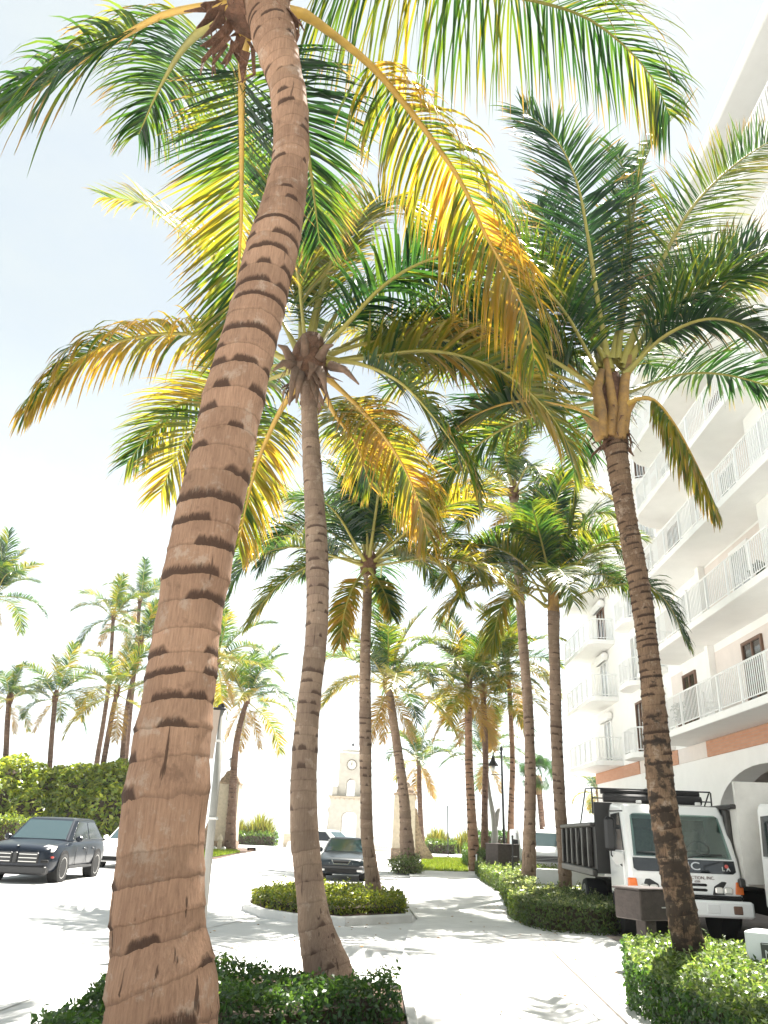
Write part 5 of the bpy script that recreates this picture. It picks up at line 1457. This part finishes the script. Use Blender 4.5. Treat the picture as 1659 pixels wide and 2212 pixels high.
def truck(label, loc, rz, bedm, first=True):
    o = thing('dump_truck', label, 'truck', loc, rz)
    # cab: side profile (y,z), leaning windscreen
    prof = [(.06, .62), (.0, .80), (.0, 1.10), (.05, 1.32), (.42, 2.10), (.60, 2.25), (1.55, 2.30), (1.62, 2.2), (1.62, .62)]
    hw = .98
    rings = []
    for x, ins in ((-hw, .07), (-hw + .06, 0), (hw - .06, 0), (hw, .07)):
        cy, cz = .8, 1.4
        rings.append([(x * (1 - .055 * max(0, (z - 1.25))), cy + (y - cy) * (1 - ins), cz + (z - cz) * (1 - ins * .6)) for y, z in prof])
    mb = MB(); mb.loft(rings); cb = obj('cab', mb, 'car_white', o, bevel=.05)
    # front faces run along these two lines
    def onfront(z): 
        if z >= 1.32: return .05 + (z - 1.32) * (.37 / .78)
        if z >= 1.10: return (z - 1.10) * (.05 / .22)
        return 0.0
    def fpanel(nm, pts, m, push=.012, back=.02):
        mb = MB(); mb.loft([[(x, onfront(z) + back, z) for x, z in pts], [(x, onfront(z) - push, z) for x, z in pts]]); return obj(nm, mb, m, o, bevel=.006)
    mb = MB(); mb.loft([[(-.80, -.2, 1.40), (.80, -.2, 1.40), (.74, -.2, 2.05), (-.74, -.2, 2.05)], [(-.86, 1.45, 1.25), (.86, 1.45, 1.25), (.82, 1.45, 2.10), (-.82, 1.45, 2.10)]])
    cut(cb, mb)
    mb = MB(); mb.prism_x([(.16, 1.24), (.20, 1.42), (.45, 1.40), (.55, 1.2)], -.84, .84); obj('dashboard', mb, 'car_trim', o)
    for x in (-.45, .45):
        mb = MB(); mb.rbox(x - .26, x + .26, .95, 1.35, 1.0, 1.30, .05); mb.rbox(x - .25, x + .25, 1.18, 1.34, 1.301, 1.86, .06); obj('seat', mb, 'seat_cloth', o)
    mb = MB(); mb.tube([Vector((.45 + .2 * math.cos(a), .62 - .10 * math.sin(a), 1.47 + .17 * math.sin(a))) for a in np.linspace(0, 2 * PI, 17)], .017, 6); mb.tube([(.45, .62, 1.47), (.45, .48, 1.36)], .03, 6); mb.tube([(.26, .62, 1.47), (.64, .62, 1.47)], .015, 5); obj('steering_wheel', mb, 'car_trim', o)
    mb = MB(); mb.box(-.84, .84, 1.30, 1.36, 1.26, 2.02); obj('cab_lining', mb, 'seat_cloth', o)
    ws = fpanel('windscreen', [(-.86, 1.36), (.86, 1.36), (.80, 2.05), (.74, 2.09), (-.74, 2.09), (-.80, 2.05)], 'clear_glass', .012, .0)
    fpanel('black_panel', [(-.89, 1.16), (-.83, 1.12), (.83, 1.12), (.89, 1.16), (.885, 1.335), (-.885, 1.335)], 'side_glass', .014)
    mb = MB()
    for (x0, x1) in ((-.78, -.05), (.08, .80)):
        a = Vector((x1 if x0 < 0 else x0, onfront(1.37) - .03, 1.36)); b = Vector((x0 if x0 < 0 else x1 - .1, onfront(1.45) - .03, 1.43))
        mb.tube([a, (a + b) / 2 + Vector((0, -.01, .03)), b], .010, 5)
    obj('wiper', mb, 'car_trim', o)
    mb = MB()
    for z in (.83, .91): mb.rbox(-.36, .36, -.014, .05, z, z + .045, .012)
    obj('grille', mb, 'wheel_well', o)
    for sd in (-1, 1):
        lamp(o, [(sd * .44, .78, 0), (sd * .96, .78, .03), (sd * .96, 1.0, .04), (sd * .62, 1.0, 0), (sd * .48, .92, 0)], -.012, .08, 'car_trim', 'lamp_housing')
        for x in (.56, .72):
            mb = MB(); mb.rbox(sd * x - .07, sd * x + .07, -.035, .03, .80, .91, .02); obj('headlight', mb, 'headlamp', o)
        lamp(o, [(sd * .83, .80, 0), (sd * .985, .80, .03), (sd * .985, 1.0, .04), (sd * .86, 1.0, 0)], -.03, .10, 'orange_lens', 'turn_signal')
        # door, its window and handle
        mb = MB(); x = sd * (hw + .004)
        mb.rbox(x - .02, x + .02, .30, 1.42, .70, 1.42, .012); d = obj('door', mb, 'car_white', o)
        q = [(.34, 1.44), (1.40, 1.44), (1.40, 2.08), (.66, 2.10)]
        xx = lambda z: sd * hw * (1 - .055 * max(0, z - 1.25))
        mb = MB(); mb.loft([[(xx(z) - sd * .02, y, z) for y, z in q], [(xx(z) + sd * .012, y, z) for y, z in q]]); obj('window', mb, 'side_glass', d)
        mb = MB(); mb.rbox(x - .01, x + .045, 1.18, 1.32, 1.20, 1.34, .012); obj('handle', mb, 'car_trim', d)
        mb = MB(); mb.rbox(x - .01, x + .03, .34, .52, 1.02, 1.10, .012); obj('side_marker', mb, 'car_trim', d)
        # mirror on bent arm
        mb = MB(); xm = sd * 1.22
        mb.rbox(xm - .10, xm + .10, .16, .26, 1.42, 2.0, .05); mi_ = obj('mirror', mb, 'car_trim', o)
        mb = MB(); mb.tube([(sd * .93, .42, 2.12), (xm, .22, 2.10), (xm, .22, 2.0)], .014, 6); mb.tube([(sd * .97, .40, 1.15), (xm, .22, 1.35), (xm, .22, 1.45)], .014, 6); obj('mirror_arm', mb, 'car_trim', mi_)
        mb = MB(); n = 24
        mb.cyl_x(sd * .70, sd * .99, .95, .47, .50, 28); obj('wheel_arch', mb, 'wheel_well', o)
        wheel(o, sd * .86, .95, .40, .24, sd, 6)
        wheel(o, sd * .80, 4.3, .40, .45, sd, 6)
    mb = MB(); mb.lathe([(.085, -.01), (.085, .01)], 16); spot = None
    mb = MB(); mb.rbox(-1.06, 1.06, -.20, -.02, .44, .70, .03); bmp = obj('bumper', mb, 'white_paint', o)
    for sd in (-1, 1):
        mb = MB(); mb.rbox(sd * .78 - .075, sd * .78 + .075, -.212, -.19, .50, .63, .012); obj('bumper_recess', mb, 'brown_frame', bmp)
    mb = MB(); mb.rbox(.26, .48, -.208, -.19, .50, .64, .01); obj('plate', mb, 'car_white', bmp)
    mb = MB(); mb.rbox(-.94, .94, -.03, .3, .70, .775, .02); obj('bumper_gap', mb, 'wheel_well', o)
    mb = MB(); mb.box(-.45, .45, .3, 6.0, .42, .78); mb.box(-.9, .9, 1.62, 1.75, .45, 1.0); obj('chassis', mb, 'wheel_well', o)
    # dump bed
    y0, y1, zt, zb = 1.85, 5.9, (2.20 if first else 2.56), .98
    mb = MB()
    mb.box(-1.17, 1.17, y0, y0 + .08, zb, zt + .12); mb.box(-1.17, -1.11, y0 + .081, y1, zb, zt - .3); mb.box(1.11, 1.17, y0 + .081, y1, zb, zt - .3); mb.box(-1.11, 1.11, y0 + .081, y1, zb, zb + .06); mb.box(-1.11, 1.11, y1 - .06, y1 + .001, zb + .061, zt - .3)
    b = obj('dump_bed', mb, bedm, o)
    mb = MB()
    for sd in (-1, 1):
        for k in range(6):
            y = y0 + .35 + k * .68
            mb.rbox(sd * 1.22 - .05, sd * 1.22 + .05, y, y + .16, zb + .09, zt - .36, .02)
        mb.rbox(sd * 1.22 - .05, sd * 1.22 + .05, y0, y1, zb - .06, zb + .08, .02); mb.rbox(sd * 1.21 - .06, sd * 1.21 + .06, y0 + .02, y1, zt - .35, zt - .27, .02)
    obj('side_rib', mb, 'bed_steel', b)
    mb = MB()
    mb.tube([(-.98, y0 - .05, zt + .21), (.98, y0 - .05, zt + .21)], .085, 12); mb.tube([(-1.0, y0 + .1, zt + .34), (1.0, y0 + .1, zt + .34)], .05, 10)
    if first: obj('tarp_roll', mb, 'tarp', b)
    mb = MB()
    for sd in (-1, 1):
        mb.tube([(sd * 1.2, y0 + .0, zt - .1), (sd * 1.2, y0 - .02, zt + .38)], .016, 6)
        mb.tube([(sd * 1.22, y0 + 2.3, zb + .15), (sd * 1.27, y0 + .3, zt + .39), (sd * 1.2, y0 + .05, zt + .39)], .016, 6)
    mb.tube([(-1.2, y0 + .0, zt + .39), (1.2, y0 + .0, zt + .39)], .016, 6); mb.tube([(-1.2, y0 - .02, zt + .20), (1.2, y0 - .02, zt + .20)], .014, 6)
    if first: obj('tarp_frame', mb, 'black_metal', b)
    for x in (-.55, 0, .55):
        mb = MB(); mb.rbox(x - .05, x + .05, .62, .68, 2.27, 2.33, .012); obj('roof_marker', mb, 'alloy', o)
    if first:
        fr = (R(90), 0, 0)
        text('GMC', .19, (.0, onfront(1.225) - .018, 1.225), (R(90) - math.atan(.23), 0, 0), 'letter_silver', o, sx=1.35)
        text('L A', .10, (.72, onfront(1.2) - .018, 1.20), (R(90) - .2, 0, 0), 'letter_white', o, 'emblem')
        mb = MB(); mb.lathe([(.032, -.004), (.032, .006)], 14); e = obj('emblem', mb, 'letter_red', o); e.rotation_euler = (R(90) - .2, 0, 0); e.location = (.735, onfront(1.23) - .020, 1.245)
        text('CONSTRUCTION, INC.', .072, (.13, -.006, 1.045), fr, 'letter_brown', o)
        text('6206', .05, (.20, -.006, .985), fr, 'letter_brown', o)
        text('CONSTRUCTION', .05, (-hw - .02, .85, 1.16), (R(90), 0, R(-90)), 'letter_brown', o)
        mb = MB(); mb.lathe([(.10, -.012), (.10, .012)], 16, (0, 0, 0)); s = obj('spotlight', mb, 'alloy', o); s.rotation_euler = (R(90), 0, 0); s.location = (-1.1, .1 + .12, 1.30)
    return o
tk = truck('white cabbed dump truck with black bed facing the camera behind the dark trunk', (5.60, 15.1, .036), R(-4.2), 'bed_black')
truck('white dump truck with silver bed cut off by the right edge of the photo', (7.62, 13.0, .036), R(-4.2), 'bed_silver', False)

# ------------------------------------------------------------------ clock tower
def tower():
    Yt = 75.0
    base = AT(751, 1838, Yt); base.z = 0
    o = thing('clock_tower', 'pale stone clock tower with arched gateway and small dome near the sea', 'tower', base)
    s = depth((base.x, Yt, 3)) / FPX
    H = lambda y: AT(751, y, Yt).z
    z_arch_s, z_arch_t, z_led, z_par, z_op0, z_op1, z_clk, z_sh, z_dome, z_fin = [H(y) for y in (1766, 1753, 1725, 1701, 1719, 1683, 1654, 1631, 1612, 1606)]
    hw, d = 1.75, 3.0
    def wall_with_arch(mb, hw_, d_, z0, z1, aw, zs, zr):
        n = 14
        for y in (-d_ / 2, d_ / 2):
            mb.quad((-hw_, y, z0), (-aw, y, z0), (-aw, y, z1), (-hw_, y, z1)); mb.quad((aw, y, z0), (hw_, y, z0), (hw_, y, z1), (aw, y, z1))
            P = [(-aw * math.cos(PI * k / n), zs + zr * math.sin(PI * k / n)) for k in range(n + 1)]
            for k in range(n):
                (xa, za), (xb, zb) = P[k], P[k + 1]
                mb.quad((xa, y, za), (xb, y, zb), (xb, y, z1), (xa, y, z1))
        P = [(-aw, z0)] + [(-aw * math.cos(PI * k / n), zs + zr * math.sin(PI * k / n)) for k in range(n + 1)] + [(aw, z0)]
        for k in range(len(P) - 1):
            (xa, za), (xb, zb) = P[k], P[k + 1]
            mb.quad((xa, -d_ / 2, za), (xb, -d_ / 2, zb), (xb, d_ / 2, zb), (xa, d_ / 2, za))
        for x in (-hw_, hw_): mb.quad((x, -d_ / 2, z0), (x, d_ / 2, z0), (x, d_ / 2, z1), (x, -d_ / 2, z1))
        mb.quad((-hw_, -d_ / 2, z1), (hw_, -d_ / 2, z1), (hw_, d_ / 2, z1), (-hw_, d_ / 2, z1))
    mb = MB(); wall_with_arch(mb, hw, d, 0, z_led, .66, z_arch_s, z_arch_t - z_arch_s); obj('lower_stage', mb, 'tower_stone', o)
    mb = MB(); mb.rbox(-hw - .2, hw + .2, -d / 2 - .2, d / 2 + .2, z_led, z_led + .16, .05)
    for k in range(9): mb.rbox(-hw + k * .42 - .05, -hw + k * .42 + .10, -d / 2 - .16, -d / 2 - .01, z_led - .16, z_led - .002, .02)
    obj('ledge', mb, 'coral_stone', o)
    mb = MB()
    for sx in (-1, 1): mb.box(sx * 1.15 if sx > 0 else -1.62, 1.62 if sx > 0 else -1.15, -d / 2 + .1, d / 2 - .1, z_led + .161, z_par)
    obj('parapet', mb, 'tower_stone', o)
    mb = MB(); wall_with_arch(mb, 1.13, 2.2, z_led + .162, z_sh, .38, z_op1 - .38, .38); obj('upper_stage', mb, 'tower_stone', o)
    mb = MB()
    for k in range(7): mb.box(-.36 + k * .12 - .012, -.36 + k * .12 + .012, -.62, -.60, z_led + .17, z_op0 + .55)
    mb.box(-.38, .38, -.63, -.59, z_op0 + .551, z_op0 + .59); obj('railing', mb, 'pale_stone', o)
    mb = MB()
    mb.loft([[(sx_ * a, sy_ * a, z_sh + b) for sx_, sy_ in ((-1, -1), (1, -1), (1, 1), (-1, 1))] for a, b in ((1.17, 0), (1.17, .10), (1.0, .18), (.92, .34))]); obj('cornice', mb, 'tower_stone', o)
    mb = MB(); mb.lathe([(.9 * math.cos(a), z_sh + .341 + (z_dome - z_sh - .33) * math.sin(a)) for a in np.linspace(0, PI / 2 - .05, 9)], 20); obj('dome', mb, 'pale_stone', o, smooth=True)
    mb = MB(); mb.lathe([(.05, z_dome), (.11, z_dome + .08), (.12, z_dome + .2), (.03, z_dome + .3), (.01, z_dome + .42)], 8); obj('finial', mb, 'black_metal', o)
    # clock
    rc = .43
    mb = MB(); n = 32
    ring = lambda r_, y: [(r_ * math.cos(2 * PI * k / n), y, z_clk + r_ * math.sin(2 * PI * k / n)) for k in range(n)]
    mb.loft([ring(rc, -1.101), ring(rc, -1.13)], True, True); ck = obj('clock', mb, 'clock_face', o)
    mb = MB(); mb.loft([ring(rc, -1.102), ring(rc + .03, -1.15), ring(rc - .02, -1.155), ring(rc - .025, -1.128)], True, False); obj('clock_rim', mb, 'clock_rim', ck)
    mb = MB(); mb.loft([[(-.02, -1.145, z_clk - .05), (.02, -1.145, z_clk - .05), (.045, -1.145, z_clk + .34), (.03, -1.145, z_clk + .34)], [(-.02, -1.135, z_clk - .05), (.02, -1.135, z_clk - .05), (.045, -1.135, z_clk + .34), (.03, -1.135, z_clk + .34)]])
    mb.box(-.03, .03, -1.16, -1.146, z_clk - .03, z_clk + .2); obj('clock_hand', mb, 'clock_rim', ck)
    mb = MB()
    for k in range(12):
        a = 2 * PI * k / 12; mb.box(.36 * math.sin(a) - .012, .36 * math.sin(a) + .012, -1.136, -1.129, z_clk + .36 * math.cos(a) - .025, z_clk + .36 * math.cos(a) + .025)
    obj('hour_mark', mb, 'clock_rim', ck)
    # scroll buttresses
    for sd in (-1, 1):
        mb = MB(); P = [(sd * hw, 3.6), (sd * (hw + .12), 3.55), (sd * (hw + .22), 3.3), (sd * (hw + .10), 3.0), (sd * (hw + .12), 2.2), (sd * (hw + .3), 1.2), (sd * (hw + .6), .0), (sd * hw, 0)]
        mb.loft([[(x, -.9, z) for x, z in P], [(x, .9, z) for x, z in P]]); obj('scroll_buttress', mb, 'tower_stone', o)
    return o
tower()
# low sea-front walls and balustrade beside the tower
def low_wall(x0, x1, y, label):
    o = thing('low_wall', label, 'wall', ((x0 + x1) / 2, y, 0)); w = (x1 - x0) / 2
    mb = MB(); mb.box(-w, w, -.2, .2, 0, 1.15); obj('wall', mb, 'coral_stone', o)
    mb = MB(); mb.rbox(-w - .08, w + .08, -.28, .28, 1.151, 1.3, .03); obj('coping', mb, 'pale_stone', o)
low_wall(AT(612, 1820, 80).x, AT(700, 1820, 80).x, 80, 'low pale stone wall left of the clock tower')
x0, x1 = AT(796, 1820, 78).x, AT(846, 1820, 78).x
o = thing('balustrade', 'white balustrade between the clock tower and the right stone pillar', 'balustrade', ((x0 + x1) / 2, 78, 0)); w = (x1 - x0) / 2
mb = MB(); mb.box(-w, w, -.16, .16, 0, .3); mb.rbox(-w, w, -.18, .18, 1.12, 1.28, .03); obj('rail', mb, 'pale_stone', o)
for k in range(13):
    mb = MB(); mb.lathe([(.05, .301), (.09, .4), (.10, .55), (.05, .8), (.045, 1.0), (.07, 1.119)], 8, (-w + .1 + k * (2 * w - .2) / 12, 0, 0)); obj('baluster', mb, 'pale_stone', o, smooth=True)

# ------------------------------------------------------------------ stone pillars with lanterns
def pillar(px0, px1, ytop, label, flare, lantern=True):
    Y = 58.0
    a, b = AT(px0, 1842, Y), AT(px1, 1842, Y)
    o = thing('stone_pillar', label, 'pillar', ((a.x + b.x) / 2, Y, 0), 0, 'pillars framing the street end')
    hw = (b.x - a.x) / 2; H = AT((px0 + px1) / 2, ytop, Y).z
    mb = MB()
    mb.loft([[(-hw * k, -hw * k, z), (hw * k, -hw * k, z), (hw * k, hw * k, z), (-hw * k, hw * k, z)] for k, z in ((1, .66), (.97, 1.2), (.9, H))]); obj('shaft', mb, 'coral_stone', o, bevel=.03)
    mb = MB(); mb.loft([[(-hw * k, -hw * k, z), (hw * k, -hw * k, z), (hw * k, hw * k, z), (-hw * k, hw * k, z)] for k, z in ((1.08, 0), (1.05, .65))]); obj('plinth', mb, 'coral_rubble', o)
    mb = MB(); mb.rbox(-hw * .98, hw * .98, -hw * .98, hw * .98, H + .001, H + .14, .03)
    mb.loft([[(x * k, y * k, z) for x, y in ((-1, -1), (1, -1), (1, 1), (-1, 1))] for k, z in ((hw * .75, H + .141), (hw * .7, H + .35), (hw * .5, H + .55), (hw * .35, H + .85), (hw * .12, H + .95))]); obj('cap', mb, 'coral_rubble', o)
    if lantern:
        z = H + .951; mb = MB()
        mb.lathe([(.10, z), (.05, z + .12), (.12, z + .2)], 8); mb.lathe([(.28, z + .72), (.30, z + .76), (.05, z + .92)], 6)
        for k in range(6): 
            c, s = math.cos(k * PI / 3), math.sin(k * PI / 3); mb.tube([(.13 * c, .13 * s, z + .2), (.25 * c, .25 * s, z + .72)], .012, 4)
        l = obj('lantern', mb, 'black_metal', o)
        mb = MB(); mb.lathe([(.12, z + .21), (.23, z + .71)], 6); obj('lantern_glass', mb, 'pale_glass', l)
    mb = MB(); x = flare * hw
    P = [(x, 0), (x + flare * 1.25, 0), (x + flare * 1.2, .3), (x + flare * .55, 1.2), (x + flare * .25, 2.2), (x + flare * .08, 3.2), (x * .96, 3.3)]
    mb.loft([[(xx, -.35, z) for xx, z in P], [(xx, .35, z) for xx, z in P]]); obj('wing_wall', mb, 'coral_rubble', o)
    return o
pillar(455, 508, 1694, 'left stone pillar with a lantern on its pointed cap and grass at its foot', -1)
pillar(846, 896, 1718, 'right stone pillar partly hidden by the leaning palm', 1, False)

# ------------------------------------------------------------------ street furniture
def street_sign():
    Y = 12.5
    b = AT(432, 2010, Y); 
    o = thing('sign_post', 'grey round steel post with the back of a sign beside the huge trunk', 'sign', (b.x, Y, 0), 0)
    def rel(x, y): return AT(x, y, Y) - o.location
    p0, p1 = rel(437, 1990), rel(482, 1535)
    p0 = p0 + (p0 - p1) * (p0.z / (p1.z - p0.z))
    mb = MB(); mb.tube([p0, p1], .058, 14); obj('post', mb, 'post_grey', o, smooth=True)
    mb = MB(); q = [rel(452, 1535), rel(478, 1535), rel(462, 1640), rel(446, 1640)]
    mb.loft([[p + Vector((0, -.075, 0)) for p in q], [p + Vector((0, -.065, 0)) for p in q]]); obj('sign_plate', mb, 'sign_back', o)
    mb = MB(); c = rel(477, 1522); mb.rbox(c.x - .10, c.x + .09, c.y - .06, c.y + .06, c.z - .09, c.z - .05, .01); mb.tube([p1, c], .05, 10); mb.rbox(c.x - .02, c.x + .08, c.y - .04, c.y + .04, c.z - .20, c.z - .06, .01)
    obj('post_cap', mb, 'black_metal', o)
    for t in (.52, .86):
        p = p0.lerp(p1, t); mb = MB(); mb.rbox(p.x - .075, p.x + .075, p.y - .07, p.y + .065, p.z - .02, p.z + .02, .008); obj('clamp', mb, 'alloy', o)
street_sign()
def lamp_post():
    Y = 46.0; b = AT(1090, 1850, Y)
    o = thing('street_lamp', 'black lamp post with bell shaped hanging lantern between slim palms', 'street lamp', (b.x, Y, 0))
    rel = lambda x, y: AT(x, y, Y) - o.location
    t = rel(1083, 1622)
    mb = MB(); mb.tube([(0, 0, 0), (0, 0, .9)], [.13, .10], 10); mb.tube([(0, 0, .9), (t.x, 0, t.z)], [.075, .055], 10); mb.lathe([(.07, t.z), (.10, t.z + .1), (.02, t.z + .3)], 10, (t.x, 0, 0)); obj('post', mb, 'black_metal', o, smooth=True)
    mb = MB(); h = t.z - .25
    mb.tube([(t.x, 0, h), (t.x - .15, 0, h + .25), (t.x - .42, 0, h + .22), (t.x - .48, 0, h - .05)], .03, 8); mb.tube([(t.x, 0, h - 1.05), (t.x - .62, 0, h - 1.05)], .025, 6); obj('arm', mb, 'black_metal', o)
    mb = MB(); mb.lathe([(.04, h - .03), (.08, h - .1), (.14, h - .3), (.30, h - .55), (.31, h - .6)], 16, (t.x - .48, 0, 0)); l = obj('lamp_shade', mb, 'black_metal', o, smooth=True)
    mb = MB(); mb.lathe([(.10, h - .601), (.12, h - .75), (.06, h - .85)], 12, (t.x - .48, 0, 0)); obj('bulb_glass', mb, 'pale_glass', l, smooth=True)
lamp_post()
def box_post(x, y, Y, w, h_, ztop, label):
    b = AT(x, y, Y); o = thing('letter_box', label, 'letter box', (b.x, Y, 0), R(26))
    mb = MB(); mb.rbox(-w, w, -w * .8, w * .9, ztop - h_, ztop, .015); bx_ = obj('box', mb, 'weathered_wood', o)
    mb = MB(); mb.rbox(-w - .02, w + .02, -w * .85, w * .95, ztop + .001, ztop + .03, .01); obj('lid', mb, 'weathered_wood', o)
    mb = MB(); mb.box(w * .25, w * .75, -w * .8 - .012, -w * .8 + .01, ztop - h_ * .58, ztop - h_ * .54); obj('slot', mb, 'alloy', bx_)
    mb = MB(); mb.rbox(-.10, .10, -.1, .1, 0, ztop - h_ - .001, .015); obj('post', mb, 'weathered_wood', o)
box_post(1390, 1925, 12.0, .30, .37, 1.01, 'weathered brown box on a post in front of the dump truck')
box_post(1086, 1830, 34, .52, .75, 1.35, 'weathered brown box on a post farther down the hedge row')
# low white signed walls
def white_wall(px0, px1, yt, Y, H, rz, label, signed=False, L=1.6):
    a = AT(px0, yt, Y)
    o = thing('signed_wall' if signed else 'low_wall', label, 'wall', (a.x, Y, 0), rz)
    mb = MB(); mb.rbox(0, L, 0, .45, 0, H, .012); obj('wall', mb, 'white_wall', o)
    if signed:
        mb = MB(); mb.rbox(.16, 1.25, -.025, .0, H - .42, H - .10, .006); pl = obj('plaque', mb, 'plaque', o)
        mb = MB(); mb.box(.175, 1.235, -.028, -.0251, H - .112, H - .108); mb.box(.175, 1.235, -.028, -.0251, H - .412, H - .408); obj('border', mb, 'letter_white', pl)
        text('NO TRESPASSING', .105, (.195, -.027, H - .205), (R(90), 0, 0), 'letter_white', pl, align='LEFT')
        text('PRIVATE PROPERTY', .105, (.195, -.027, H - .325), (R(90), 0, 0), 'letter_white', pl, align='LEFT')
white_wall(1604, 1700, 1990, 9.6, .76, R(-38), 'white block at the right edge with a dark no trespassing plaque', True, 2.2)
white_wall(1158, 1258, 1880, 22.6, .88, R(-14), 'plain white block in the white flowering hedge', False, 1.75)
# slim poles, hydrant, marker
def pole(x, y0, y1, Y, r, label, m='black_metal', cap=False):
    a, b = AT(x, y0, Y), AT(x - 1, y1, Y)
    o = thing('pole', label, 'pole', (a.x, Y, 0))
    mb = MB(); mb.tube([(0, 0, 0), (b.x - a.x, 0, b.z)], r, 8); obj('shaft', mb, m, o)
    mb = MB(); mb.lathe([(r * 2.2, 0), (r * 2.2, .06), (r * 1.1, .08)], 8); obj('foot', mb, m, o)
    mb = MB(); mb.lathe([(r * 1.3, b.z), (r * 1.3, b.z + .03), (0.001, b.z + .07)], 8, (b.x - a.x, 0, 0)); obj('cap', mb, m, o)
pole(968, 1845, 1742, 70, .045, 'thin dark pole standing alone on the lawn before the sea')
pole(1030, 1870, 1848, 41, .03, 'short white marker stake in the hedge row', 'white_paint')
pole(1108, 1900, 1808, 29.5, .028, 'thin green stake in the hedge beside the far brown box')
h = AT(474, 1838, 56.5)
o = thing('hydrant', 'weathered stubby hydrant in front of the left stone pillar', 'hydrant', (h.x, 56.3, .1))
mb = MB(); mb.lathe([(.22, 0), (.22, .08), (.15, .1), (.15, .62), (.19, .64), (.19, .7), (.14, .85), (.05, .95), (.05, 1.02)], 14); obj('barrel', mb, 'coral_stone', o, smooth=True)
mb = MB(); mb.cyl_x(-.26, .26, 0, .5, .07, 12); obj('outlet', mb, 'coral_rubble', o)
for x in (446 + 16, 496 - 14):
    p = AT(x, 1846, 55.4); r_ = .17
    mb = MB(); mb.lathe([(r_ * .7, -.02), (r_, .08), (r_ * .8, .2), (r_ * .3, .27)], 10); s = obj('rock', mb, 'kerb', smooth=True); s.location = (p.x, 55.4, .1)
    tag(s, 'pale round stone left of the hydrant' if x < 470 else 'pale round stone right of the hydrant', 'stone')
p = G(543, 1841)
o = thing('road_marker', 'small dark box lying on the bright street', 'marker', (p.x, p.y, -.01))
mb = MB(); mb.rbox(-.28, .28, -.2, .2, 0, .32, .03); obj('housing', mb, 'wheel_well', o); mb = MB(); mb.rbox(-.16, .16, -.215, -.19, .08, .24, .01); obj('reflector', mb, 'brown_frame', o)
# small bleached tree frame by the lamp post
b = AT(1066, 1850, 44)
o = thing('bare_tree', 'bleached forked bare trunk beside the lamp post', 'tree', (b.x, 44, 0))
rel = lambda x, y: AT(x, y, 44) - o.location
mb = MB(); mb.tube([(0, 0, 0), rel(1069, 1800), rel(1067, 1770), rel(1058, 1720), rel(1052, 1668)], [.18, .17, .15, .10, .06], 8); mb.tube([rel(1070, 1785), rel(1075, 1755), rel(1078, 1745)], [.14, .11, .08], 8); obj('trunk', mb, 'post_grey', o, smooth=True)

# ------------------------------------------------------------------ sea haze
hz = bpy.data.materials.new('haze'); hz.use_nodes = True
t = hz.node_tree; t.nodes.remove(t.nodes['Principled BSDF'])
pv = t.nodes.new('ShaderNodeVolumePrincipled')
pv.inputs['Density'].default_value = HAZE
pv.inputs['Color'].default_value = (0.95, 0.96, 0.97, 1)
pv.inputs['Anisotropy'].default_value = 0.35
t.links.new(pv.outputs[0], t.nodes['Material Output'].inputs['Volume'])
MAT['haze'] = hz
mb = MB(); mb.box(-150, 150, -70, 400, -4.6, 26)
o = obj('haze', mb, 'haze'); o['kind'] = 'stuff'
